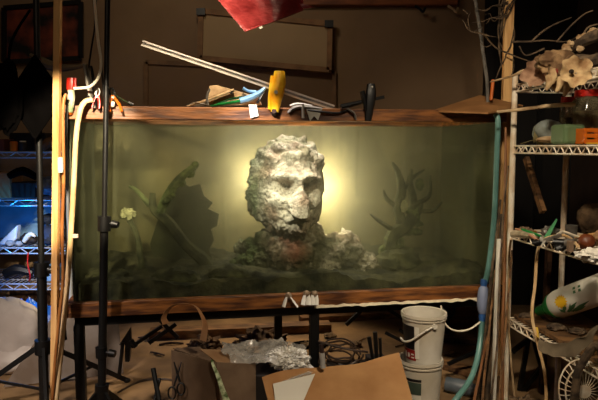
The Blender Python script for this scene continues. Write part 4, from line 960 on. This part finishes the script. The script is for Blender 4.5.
for (z0, t0, z1, t1, w_) in ((.15, -.62, .185, -.1, .007), (.165, -.75, .23, -.25, .008), (.18, -.85, .28, -.45, .008), (.175, -.8, .20, -.2, .006), (.19, -.9, .25, -.75, .008), (.155, -.7, .14, -.3, .006)):
    dz, dt = z1 - z0, t1 - t0; l2 = math.hypot(dz, dt * .058); nz_, nt_ = -dt * .058 / l2 * w_, dz / l2 * w_ / .058
    patch([(z0 - nz_ * .6, t0 - nt_ * .6), ((z0 + z1) / 2 - nz_, (t0 + t1) / 2 - nt_), (z1, t1), ((z0 + z1) / 2 + nz_, (t0 + t1) / 2 + nt_), (z0 + nz_ * .6, t0 + nt_ * .6)], leafm, 'leaf_mark')
for zc in (.228, .252):
    for k in (0, 1): patch([(zc + .002, .32 + k * .28), (zc + .014, .30 + k * .28), (zc + .014, .50 + k * .28), (zc + .003, .5 + k * .28)], leafm, 'letter_mark')
# coil of wire behind the bottle, yellow bit, cloth hanging
mb = MB(); c = lo(549, 322, .03)
for k in range(4):
    pts = [c + V((.045 * math.cos(g), .015 * k - .02, .03 * math.sin(g) + .01 + .002 * k)) for g in [2 * math.pi * i / 20 for i in range(21)]]; mb.tube(pts, .0028, 5)
mb.build('wire_coil', greysteel, label='coil of grey wire behind the white bottle', cat='wire coil')
mb = MB(); mb.tube([lo(536, 335, .03), lo(537, 337, .0), at(538, 336, 2.2)], [.007, .009, .006], 8); mb.build('corn_cob', mat('dull_yellow', (206, 168, 62), .7), label='dull yellow stub below the green bottle cap', cat='stub')
for k, (px, py, sz, lab) in enumerate(((525, 321, .018, 'small bark chip at the far corner of the lower rack shelf'), (556, 334, .024, 'larger bark chip below the white bottle'), (577, 338, .022, 'bark chip at the front edge under the label end of the bottle'))):
    crumple(lo(px, py, .016 + sz * .5), (sz * 1.6, sz * 1.2, sz * .6), .25, 50 + k, 'bark_chip', barkm, lab, 'bark', 12, group='bark chips')
# grey cloth draped off the shelf, right
def clothf(u, v):
    p = at(540 + 62 * u, 338 + 6 * math.sin(u * 4) + (10 + 12 * math.sin(u * 3.0 + .4)) * v - 10 * u, 2.10 - .08 * u - .02 * v); return wob(wob(p, .03, 9, 4), .012, 24, 6)
mb = MB(); mb.sheet(clothf, 40, 14, .004, (0, 1, 0)); mb.build('grey_rag', mat('grey_rag', (112, 98, 78), .95, var=.3, bump=.3), label='grey rag hanging over the edge of the lower rack shelf', cat='rag')
# things below the shelf at right
o = thing('wire_basket', 'round white wire fan guard standing on the floor under the rack', 'wire guard', at(572, 420, 2.0))
mb = MB(); cg = at(580, 388, 2.05)
for k in range(26):
    g = 2 * math.pi * k / 26; mb.tube([cg + V((.02 * math.cos(g), -.03, .02 * math.sin(g))), cg + V((.055 * math.cos(g), -.026, .07 * math.sin(g))), cg + V((.075 * math.cos(g), 0, .105 * math.sin(g)))], .0018, 5, smooth=2)
mb.build('spokes', whitewire, o)
for (rx, rz, dy) in ((.075, .105, 0), (.06, .085, -.02)):
    MB().tube([cg + V((rx * math.cos(g), dy, rz * math.sin(g))) for g in [2 * math.pi * i / 32 for i in range(33)]], .003, 6).build('ring', whitewire, o)
cz = cg.z - .105
MB().lathe([(0, -.004), (.022, -.003), (.024, .004), (0, .006)], 18, cg + V((0, -.03, 0)), (0, -1, 0)).build('hub', whitewire, o)
MB().tube([V((cg.x, cg.y, cz)), V((cg.x, cg.y, 0.002))], .006, 8).build('stem', whitewire, o)
MB().tube([V((at(572, 380, 1.98).x, 1.98, 0)), at(576, 384, 1.98), at(583, 362, 1.98), at(594, 347, 1.97), at(601, 350, 1.95), at(604, 375, 1.95), V((at(606, 380, 1.95).x, 1.95, 0))], [.016, .014, .013, .015, .014, .013, .013], 9, smooth=5).build('bent_branch', barkm, label='bent bark-covered branch arching over the wire guard', cat='branch')
o = thing('folded_easel', 'black folding easel legs on the floor behind the canes', 'easel', V((at(525, 380, 2.75).x, 2.75, 0)))
for (p, q) in (((528, 340), (518, 400)), ((512, 352), (540, 330)), ((520, 395), (545, 362)), ((533, 338), (548, 392))):
    a = at(*p, 2.75); b = at(*q, 2.75); d = b - a
    if q[1] > 390: b = a + d * ((a.z - .003) / max(1e-3, (a.z - b.z)))
    MB().beam(a, b, .016, .02).build('leg', black, o, smooth=False)
crumple(V((at(524, 392, 2.40).x, 2.40, .05)), (.08, .08, .06), .35, 12, 'crumpled_bag', mat('dull_bag', (120, 96, 70), .8, rgb2=(64, 50, 36), scale=14, bump=.6), 'crumpled brown bag on the floor at the foot of the canes', 'bag')
crumple(V((at(590, 392, 2.15).x + .06, 2.15, .10)), (.10, .1, .11), .3, 14, 'burlap_sack', mat('burlap', (132, 108, 76), .95, rgb2=(90, 70, 48), scale=20, bump=.6), 'lumpy burlap sack under the white rack behind the wire guard', 'sack')

# ================================================================ FLOOR THINGS
def fp(px, py, z=0.0): return atz(px, py, z)
# buckets
BODY = {}
def bucket(label, c, r0, r1, h, bm, inner=True):
    o = thing('bucket', label, 'bucket', c, 'stacked buckets')
    bb_ = MB().lathe([(0, .004), (r0 * .97, .004), (r1 - .004, h - .002), (r1 + .004, h), (r1 + .006, h - .012), (r1 + .001, h - .014), (r0 + .003, .0), (0, .0)], 36, c).build('body', bm, o); BODY[o.name] = bb_
    for z in (h * .9,):
        rr2 = r0 + (r1 - r0) * z / h; MB().lathe([(rr2, z - .004), (rr2 + .006, z - .003), (rr2 + .006, z + .003), (rr2, z + .004)], 36, c).build('rib', bm, o)
    return o
bucketw = mat('bucket_white', (206, 200, 188), .4, rgb2=(178, 168, 150), scale=5)
cb = at(421, 390, 2.52); cb.z = 0; cb.x = at(420, 380, 2.52).x
o1 = bucket('lower white bucket of the stack, with dark printed sides', cb, .078, .092, .245, bucketw)
c2 = V((cb.x + .012, cb.y, .232)); o2 = bucket('upper open white bucket with black and red label', c2, .072, .092, .215, bucketw)
def bpatch(c, r0, r1, h, a0, a1, z0, z1, m, name, par, off=.0015, lab=None):
    mb = MB(); nA = 10; vs = []; fs = []
    for j in range(2):
        z = (z0, z1)[j]; r = r0 + .003 + (r1 - r0 - .002) * z / h + off
        for i in range(nA + 1):
            g = math.radians(a0 + (a1 - a0) * i / nA); vs.append(c + V((r * math.cos(g), r * math.sin(g), z)))
    for i in range(nA): fs.append((i, i + 1, nA + 2 + i, nA + 1 + i))
    mb.add(vs, fs); return mb.build(name, m, BODY[par.name], label=lab)
lblk = mat('label_black', (26, 22, 22), .5); lred = mat('label_red', (158, 36, 26), .5); lwht = mat('label_white', (220, 214, 200), .5, var=.1); lblu = mat('label_navy', (40, 46, 78), .5)
bpatch(c2, .072, .092, .215, 178, 232, .068, .17, lblk, 'black_label', o2, lab='black upper half of the label')
bpatch(c2, .072, .092, .215, 178, 236, .02, .066, lred, 'red_label', o2, lab='red lower half of the label')
bpatch(c2, .072, .092, .215, 233, 246, .03, .17, lwht, 'label_stripe', o2)
for k, (a0, a1, z0, z1) in enumerate(((190, 200, .026, .055), (206, 214, .03, .05), (220, 230, .03, .036), (220, 230, .044, .05))):
    bpatch(c2, .072, .092, .215, a0, a1, z0, z1, lwht, 'label_mark', o2, .0026)
bpatch(cb, .078, .092, .245, 190, 262, .09, .11, lwht, 'label_stripe', o1); bpatch(cb, .078, .092, .245, 190, 262, .112, .165, mat('label_green_grey', (70, 84, 72), .5), 'label_band', o1)
bpatch(cb, .078, .092, .245, 190, 262, .168, .18, lblk, 'label_stripe', o1); bpatch(cb, .078, .092, .245, 185, 265, .02, .085, lblu, 'label_band', o1)
# bail handle of the upper bucket
hz = c2.z + .18; pts = []
for i in range(17):
    g = math.pi * i / 16; ang = math.radians(178 + 122 * i / 16); pts.append(c2 + V((.099 * math.cos(ang), .099 * math.sin(ang), .085 + .085 * (abs(i - 8) / 8) ** 1.5 * (1 if i > 8 else .35))))
MB().tube([c2 + V((.094 * math.cos(math.radians(285)), .094 * math.sin(math.radians(285)), .178)), c2 + V((.1 * math.cos(math.radians(262)), .1 * math.sin(math.radians(262)), .16)), c2 + V((.1 * math.cos(math.radians(230)), .1 * math.sin(math.radians(230)), .115)), c2 + V((.1 * math.cos(math.radians(205)), .1 * math.sin(math.radians(205)), .098)), c2 + V((.098 * math.cos(math.radians(180)), .098 * math.sin(math.radians(180)), .10))], .0045, 8, smooth=5).build('bail_handle', white, o2)
g = math.radians(285); MB().tube([c2 + V((.088 * math.cos(g), .088 * math.sin(g), .178)), c2 + V((.102 * math.cos(g), .102 * math.sin(g), .178))], .011, 12).build('handle_ear', white, BODY[o2.name])
# plywood / cardboard sheet leaning in front
def cs(u, v):
    tl, tr_ = at(262, 377, 2.28), at(399, 354, 2.42); bl, br_ = at(278, 440, 1.98), at(424, 440, 2.0)
    p = tl.lerp(tr_, u).lerp(bl.lerp(br_, u), v); p.z += .010 * math.sin(u * 7) * (1 - v) + .006 * noise.noise(V((u * 4, v * 3, 0))); return p
mb = MB(); mb.sheet(cs, 26, 16, .006, (0, .4, -1)); cso = mb.build('cardboard_sheet', card, label='large tan cardboard sheet leaning in the foreground under the tank', cat='cardboard')
def onsheet(px, py, lift=.004):
    a, b, c = cs(.0, .0), cs(1, 0), cs(.5, 1); n = (b - a).cross(c - a).normalized()
    if n.z < 0: n = -n
    d = ray(px, py); ctr = cs(.3, .4) + n * lift
    return CAM + d * ((ctr - CAM).dot(n) / d.dot(n)), n
pp = [onsheet(*q, .008) for q in ((273, 384), (315, 374), (303, 402), (276, 408))]
MB().prism([p for p, n in pp], .0015, pp[0][1]).build('paper_scrap', paper, smooth=False, label='white cut paper piece lying on the cardboard sheet', cat='paper')
pp = [onsheet(*q, .0075) for q in ((283, 381), (308, 371.5), (313, 372), (311, 374), (279, 383))]
MB().prism([p for p, n in pp], .001, pp[0][1]).build('tape_strip', film, smooth=False, label='strip of clear tape above the white paper piece', cat='tape')
# supports under the cardboard
boxat('support_crate', 'dark crate propping up the cardboard sheet', V((at(345, 380, 2.42).x, 2.42, 0)), (.34, .16, .17), db, 6, 'crate')
# cardboard box, open
bx = thing('cardboard_box', 'worn grey-brown cardboard box with open flap on the floor', 'cardboard box', V((at(212, 380, 2.45).x, 2.45, 0)))
a0, a1, a2, a3 = at(171, 352, 2.50), at(212, 366, 2.34), at(256, 363, 2.47), at(200, 345, 2.66)
ztop = .29
def fl_(p): return V((p.x, p.y, 0))
q0, q1, q2, q3 = at(172, 350, 2.50), at(216, 362, 2.36), at(255, 364, 2.46), at(212, 352, 2.60)
def wall_(p, q, name, m=greycard, top=0):
    mb = MB(); n = (q - p).cross(UPZ).normalized()
    mb.prism([V((p.x, p.y, .0)), V((q.x, q.y, .0)), q + V((0, 0, top)), p + V((0, 0, top))], .005, n); return mb.build(name, m, bx, smooth=False)
wall_(q0, q1, 'side_panel'); wall_(q1, q2, 'side_panel', greycard); wall_(q2, q3, 'side_panel'); wall_(q3, q0, 'side_panel')
MB().prism([V((p.x, p.y, .002)) for p in (q0, q1, q2, q3)], .004, UPZ).build('base_panel', greycard, bx, smooth=False)
mb = MB(); mb.prism([at(200, 350, 2.56), at(231, 350.5, 2.62), at(245, 366, 2.47), at(222, 367, 2.40)], .004, UPZ); mb.build('flap', tan, bx, smooth=False, label='lighter tan open flap')
mb = MB(); mb.prism([at(173, 349, 2.51), at(200, 347.5, 2.66), at(214, 363, 2.38)], .004, UPZ); mb.build('flap', greycard, bx, smooth=False)
def strip(u, v):
    p = at(211 + 2 * u + 13 * v + 6 * u * v, 360 + 44 * v, 2.36 - .05 * v); return wob(p, .006, 16, 2)
spk = mat('speckled_plastic', (206, 214, 176), .5, rgb2=(70, 92, 40), scale=46)
MB().sheet(strip, 6, 24, .003, (0, 1, 0)).build('speckled_strip', spk, label='speckled green and white strip hanging down the cardboard box', cat='strip')
# clear crumpled plastic
def cp(u, v):
    p = at(226 + 84 * u, 340 + 6 * u + 30 * v - 10 * math.sin(u * 3) * v, 2.62 - .2 * v + .05 * u); return wob(wob(p, .05, 9, 3), .02, 26, 5)
film2 = clear('crumpled_film', (214, 208, 198), .34, .25, .05, 14)
MB().sheet(cp, 34, 20, .002, (0, .3, -1)).build('plastic_wrap', film2, smooth=True, label='crumpled clear plastic wrap lying behind the cardboard box', cat='plastic wrap')
crumple(at(288, 358, 2.52), (.085, .06, .042), .26, 6, 'plastic_bundle', clear('white_film', (232, 226, 212), .55, .25, .06, 22), 'bright crumpled white plastic bundle behind the cardboard sheet', 'plastic bundle', 40, 4.5)
boxat('support_box', 'low dark box under the crumpled plastic', V((at(274, 380, 2.60).x, 2.60, 0)), (.21, .20, .17), db, -4, 'box')
# brown crumpled paper under the tank
for i, (px, py, s, lab) in enumerate(((262, 336, .085, 'crumpled brown paper heap under the tank behind the plastic wrap'), (240, 346, .07, 'small crumpled brown paper heap left of the plastic wrap'), (205, 338, .06, 'crumpled dark paper on the floor behind the cardboard box'))):
    c = fp(px, py + 14); c.z = s * .55; crumple(c, (s * 1.5, s, s * .7), .4, 30 + i, 'crumpled_paper', mat('brown_crumple', (112, 84, 56), .9, rgb2=(72, 52, 34), scale=10, bump=.4), lab, 'paper', 20)
# tape loop
pts = [at(166, 324, 2.42), at(164, 317, 2.42), at(171, 307, 2.42), at(182, 303.5, 2.42), at(195, 306, 2.42), at(202, 316, 2.42), at(205, 326, 2.42), at(203, 341, 2.42)]

def loopf(u, v):
    k = u * (len(pts) - 1); i = min(int(k), len(pts) - 2); t = k - i; p0, p1, p2, p3 = pts[max(i - 1, 0)], pts[i], pts[i + 1], pts[min(i + 2, len(pts) - 1)]
    p = .5 * ((2 * p1) + (p2 - p0) * t + (2 * p0 - 5 * p1 + 4 * p2 - p3) * t * t + (3 * p1 - p0 - 3 * p2 + p3) * t ** 3)
    return p + V((.018 * abs(u - .45) * 2, .05, -.006 - .02 * u)) * (v - .5)
mb = MB(); mb.sheet(loopf, 40, 3, .0012, (0, .2, 1))
mb.build('hanging_tape_loop', mat('brown_tape', (168, 122, 84), .35, var=.25), label='loop of brown packing tape hanging below the bottom rail', cat='tape')
# marker, tools and cables behind the cardboard
o = thing('marker_pen', 'grey and black marker standing behind the cardboard sheet', 'marker', at(323, 368, 2.30))
MB().tube([at(323, 368, 2.30), at(322, 353, 2.31)], .011, 10).build('barrel', mat('silver_plastic', (170, 168, 164), .35), o); MB().tube([at(322, 354, 2.31), at(321, 344, 2.315)], .0085, 10).build('cap', mat('brown_black_plastic', (50, 34, 30), .5), o)
for i, (p, q, r, lab) in enumerate((((373, 356), (369, 337), .009, 'black tool handle, leftmost of three behind the cardboard'), ((377, 356), (375, 332), .010, 'black tool handle, tallest of three behind the cardboard'), ((381, 356), (380, 338), .007, 'black tool handle, rightmost of three behind the cardboard'))):
    a = at(*p, 2.50); a.z = min(a.z, .24); mb = MB(); mb.tube([a, at(*q, 2.5)], [r * .8, r], 8); mb.build('hand_tool', blackp, label=lab, cat='tool handle', group='black tool handles')
boxat('tool_caddy', 'small dark caddy holding the black tool handles', V((at(377, 370, 2.5).x, 2.57, 0)), (.08, .06, .235), db, 0, 'caddy')
mb = MB(); random.seed(14)
for k in range(5):
    cx = at(342 + random.uniform(-8, 10), 345, 2.62); pts = []
    for i in range(15):
        g = 2 * math.pi * i / 14; pts.append(V((cx.x + (.07 + .015 * random.random()) * math.cos(g), 2.62 + .05 * math.sin(g), .19 + .035 * k * .4 + .03 * math.sin(g) + .012 * random.random())))
    mb.tube(pts, .0045, 6, smooth=3)
mb.tube([at(318, 341, 2.62), at(334, 346, 2.6), at(352, 350, 2.58), at(368, 352, 2.55)], .0045, 6, smooth=4)
mb.build('cable_coil', mat('brown_cable', (62, 44, 30), .5), label='loose coil of dark cable behind the cardboard sheet', cat='cable coil')
boxat('support_box', 'dark box under the loose cable coil', V((at(350, 370, 2.64).x, 2.64, 0)), (.2, .16, .165), db, 3, 'box')
# black bits left
for i, (p, q, lab) in enumerate((((153, 368), (162, 400), 'thick black rod leaning left of the cardboard box'), ((160, 378), (150, 402), 'thin black rod crossing the thick rod left of the box'))):
    a = at(*p, 2.52); b = at(*q, 2.46); b = V((b.x, b.y, .004)); MB().tube([a, b], .011 - .004 * i, 8).build('black_rod', black, label=lab, cat='rod')
o = thing('scissors', 'black scissors standing open against the cardboard box', 'scissors', at(176, 398, 2.46))
for (p, q) in (((174, 362), (180, 382)), ((181.5, 362), (174, 386))):
    mb = MB(); a = at(*p, 2.45); b = at(*q, 2.43); mb.tube([a, a.lerp(b, .5), b], [.003, .006, .006], 8, flat=.5); mb.build('blade', blackp, o)
for cpx, cpy in ((181, 389), (172, 393)):
    c = at(cpx, cpy, 2.43); MB().tube([c + V((.016 * math.cos(g), 0, .026 * math.sin(g))) for g in [2 * math.pi * i / 14 for i in range(15)]], .004, 6).build('handle_loop', blackp, o)
MB().tube([fp(118, 393), fp(140, 382) + V((0, 0, .004)), fp(165, 380) + V((0, 0, .004)), fp(185, 384)], .006, 6, smooth=4).build('floor_cable', mat('brown_cable', (62, 44, 30), .5), label='brown cable lying on the floor left of the cardboard box', cat='cable')
# planks on the floor behind, under the tank
for i, (p, q, w_, h_, lab) in enumerate((((150, 338), (330, 330), .10, .05, 'thick pale plank lying along the floor under the tank'), ((300, 322), (470, 312), .10, .04, 'long brown plank on the floor near the wall behind the tank'), ((425, 360), (486, 380), .09, .03, 'brown board lying on the floor behind the buckets'), ((436, 340), (488, 344), .08, .03, 'narrow board lying on the floor below the squeeze bulb'))):
    a = fp(*p); b = fp(*q); a.z = b.z = h_ / 2 + .001; MB().beam(a, b, w_, h_).build('floor_plank', oldwood, smooth=False, bevel=.003, label=lab, cat='plank', group='planks on the floor')
c = fp(464, 325); boxat('wooden_crate', 'reddish brown wooden crate against the wall right of the buckets', V((c.x, c.y, 0)), (.24, .2, .22), mat('redwood', (124, 66, 34), .6, rgb2=(84, 42, 22), scale=6, stretch=(1, 1, 6)), 6, 'crate')
o = thing('blue_jug', 'dark blue plastic jug on the floor behind the buckets', 'jug', V((fp(440, 332).x, fp(440, 332).y, 0))); c = V((fp(440, 332).x, fp(440, 332).y, 0))
MB().lathe([(0, 0), (.055, 0), (.06, .01), (.06, .15), (.03, .19), (.018, .2), (.018, .22), (0, .22)], 20, c).build('body', mat('navy_plastic', (36, 50, 96), .4), o)
MB().lathe([(0, .215), (.022, .215), (.022, .24), (0, .24)], 16, c).build('cap', blackp, o)
MB().tube([c + V((.02, -.02, .2)), c + V((.07, -.03, .2)), c + V((.075, -.03, .13)), c + V((.056, -.02, .1))], .008, 8, smooth=4).build('handle', mat('navy_plastic', (36, 50, 96), .4), o)
o = thing('grey_bottle', 'grey plastic bottle lying on the floor behind the lower bucket', 'bottle', fp(450, 388)); c = fp(446, 384, .035)
MB().lathe([(0, 0), (.035, .002), (.036, .11), (.02, .14), (.014, .15), (0, .152)], 20, c, (.6, -.35, .0)).build('body', mat('grey_plastic', (96, 104, 112), .4), o)
MB().lathe([(0, .148), (.017, .148), (.017, .17), (0, .17)], 14, c, (.6, -.35, .0)).build('cap', blackp, o)
for i, (p, q, lab) in enumerate((((448, 364), (482, 349), 'black metal bar slanting up behind the teal hose'), ((400, 330), (420, 345), 'black bar lying behind the upper bucket'), ((386, 333), (404, 342), 'short black bar left of the upper bucket'))):
    a = fp(p[0], p[1] + 12); a.z = .012; b = at(q[0], q[1], 2.9); a = at(p[0], p[1], 2.85); MB().beam(a, b, .014, .016).build('metal_bar', black, smooth=False, label=lab, cat='bar', group='black bars under the tank')
mb = MB(); mb.blob(fp(310, 346), (.10, .06, .03), .3, 2, 9, 16); mb.build('floor_rag', blackc, label='flat dark rag on the floor under the tank', cat='rag')

random.seed(77); USED = []
for k in range(60):
    px = random.uniform(140, 470); py = random.uniform(336, 366)
    c = fp(px, py)
    if any((c - q).length < .11 for q in USED) or c.y > 3.9 or (c.x > .25 and c.y > 3.5): continue
    USED.append(c); g = random.uniform(0, 3.1); L = random.uniform(.05, .16); d = V((math.cos(g), math.sin(g) * .6, 0)) * L / 2
    if k % 3 < 2:
        r = random.uniform(.004, .008); MB().tube([wob(c - d, .004) + V((0, 0, r)), c + V((0, 0, r * 1.6)), wob(c + d, .004) + V((0, 0, r))], [r * .8, r, r * .6], 6, smooth=3).build('wood_stick', random.choice((barkm, darkwood, oldwood)), label='short brown stick lying on the floor under the tank', cat='stick', group='sticks on the floor')
    else:
        MB().blob(c + V((0, 0, .014)), (.035, .03, .016), .4, 2.2, k, 12, sharp=True).build('crumpled_scrap', mat('dull_scrap', (128, 104, 76), .9, var=.4), label='small crumpled brown scrap lying on the floor under the tank', cat='scrap', group='scraps on the floor')
# ================================================================ LIGHT
def lamp(name, typ, loc, energy, color, aim=None, size=.05, angle=45, blend=.3, **k):
    l = bpy.data.lights.new(name, typ); l.energy = energy; l.color = color
    o = bpy.data.objects.new(name, l); COL.objects.link(o); o.location = loc
    if typ == 'AREA': l.size = size
    else: l.shadow_soft_size = size
    if typ == 'SPOT': l.spot_size = math.radians(angle); l.spot_blend = blend
    if aim is not None: o.rotation_euler = (V(aim) - V(loc)).to_track_quat('-Z', 'Y').to_euler()
    for a_, b_ in k.items(): setattr(l, a_, b_)
    return o
warm = (1, .78, .5)
lamp('tank_lamp', 'POINT', att(258, 178, .44), 46, (1, .87, .66), size=.04)
lamp('tank_lamp', 'POINT', att(314, 186, .44), 31, (1, .87, .66), size=.04)
lamp('key_lamp', 'SPOT', (-.55, 1.5, 1.92), 330, (1, .90, .84), att(296, 205, .3), .04, 17, .6)
lamp('top_lamp', 'SPOT', (-.15, 2.6, 2.6), 420, (1, .90, .82), att(292, 200, .25), .05, 26, .5)
lamp('corner_lamp', 'SPOT', (-.60, 1.1, 1.75), 420, (1, .84, .58), at(74, 160, 2.4), .03, 25, .35)
lamp('floor_lamp_high', 'SPOT', (.7, .9, 2.2), 125, (1, .84, .62), at(345, 350, 2.4), .10, 48, .8)
lamp('left_floor_lamp', 'SPOT', (-1.5, .9, 1.9), 170, (1, .86, .74), at(70, 380, 2.7), .1, 34, .9)
lamp('rail_lamp', 'SPOT', (-.1, 1.2, 2.3), 210, (1, .8, .55), at(195, 95, 2.6), .05, 25, .7)
lamp('room_fill', 'POINT', (-.7, .2, 2.5), 16, (1, .78, .56), size=.15)  # added fill for ceiling bounce, not a fixture in the room
lamp('under_lamp', 'SPOT', (-.1, 4.1, 1.3), 65, warm, fp(250, 360), .08, 80, .8)
lamp('rack_lamp', 'SPOT', (.3, .9, 2.2), 108, (1, .84, .62), at(535, 140, 2.4), .08, 62, .8)
lamp('wall_lamp', 'SPOT', (-.5, 2.6, 2.6), 20, (1, .84, .62), at(220, 60, 4.3), .15, 120, 1)
lamp('shelf_lamp', 'POINT', V((at(20, 225, 3.45).x, 3.36, LZ[2] + .13)), 2.0, (.02, .32, 1), size=.02)
lamp('shelf_lamp_low', 'POINT', V((at(20, 290, 3.4).x, 3.25, .42)), 2.2, (.015, .24, 1), size=.02)
lamp('sheet_fill', 'SPOT', (-1.75, 1.3, .95), 28, (1, .88, .76), V((-1.1, 2.9, .2)), .1, 40, .9)  # added spot that brightens the grey sheet, no real fixture
w = bpy.data.worlds.new('world'); S.world = w; w.use_nodes = True
w.node_tree.nodes['Background'].inputs[0].default_value = (.02, .017, .014, 1); w.node_tree.nodes['Background'].inputs[1].default_value = 1

# ================================================================ CAMERA AND RENDER LOOK
cd = bpy.data.cameras.new('camera'); co_ = bpy.data.objects.new('camera', cd); COL.objects.link(co_)
cd.sensor_width = 36; cd.lens = 36 * F / 598; cd.clip_start = .05; cd.clip_end = 50
co_.location = CAM; co_.rotation_euler = (math.radians(90) - PITCH, 0, 0); S.camera = co_
vs_ = S.view_settings; vs_.view_transform = 'Standard'; vs_.look = 'None'; vs_.exposure = 0; vs_.gamma = 1; vs_.use_curve_mapping = False
cy = S.cycles; cy.use_denoising = True; cy.max_bounces = 6; cy.diffuse_bounces = 3; cy.glossy_bounces = 3; cy.transparent_max_bounces = 16; cy.volume_bounces = 2; cy.caustics_reflective = False; cy.caustics_refractive = False
cy.sample_clamp_indirect = 4
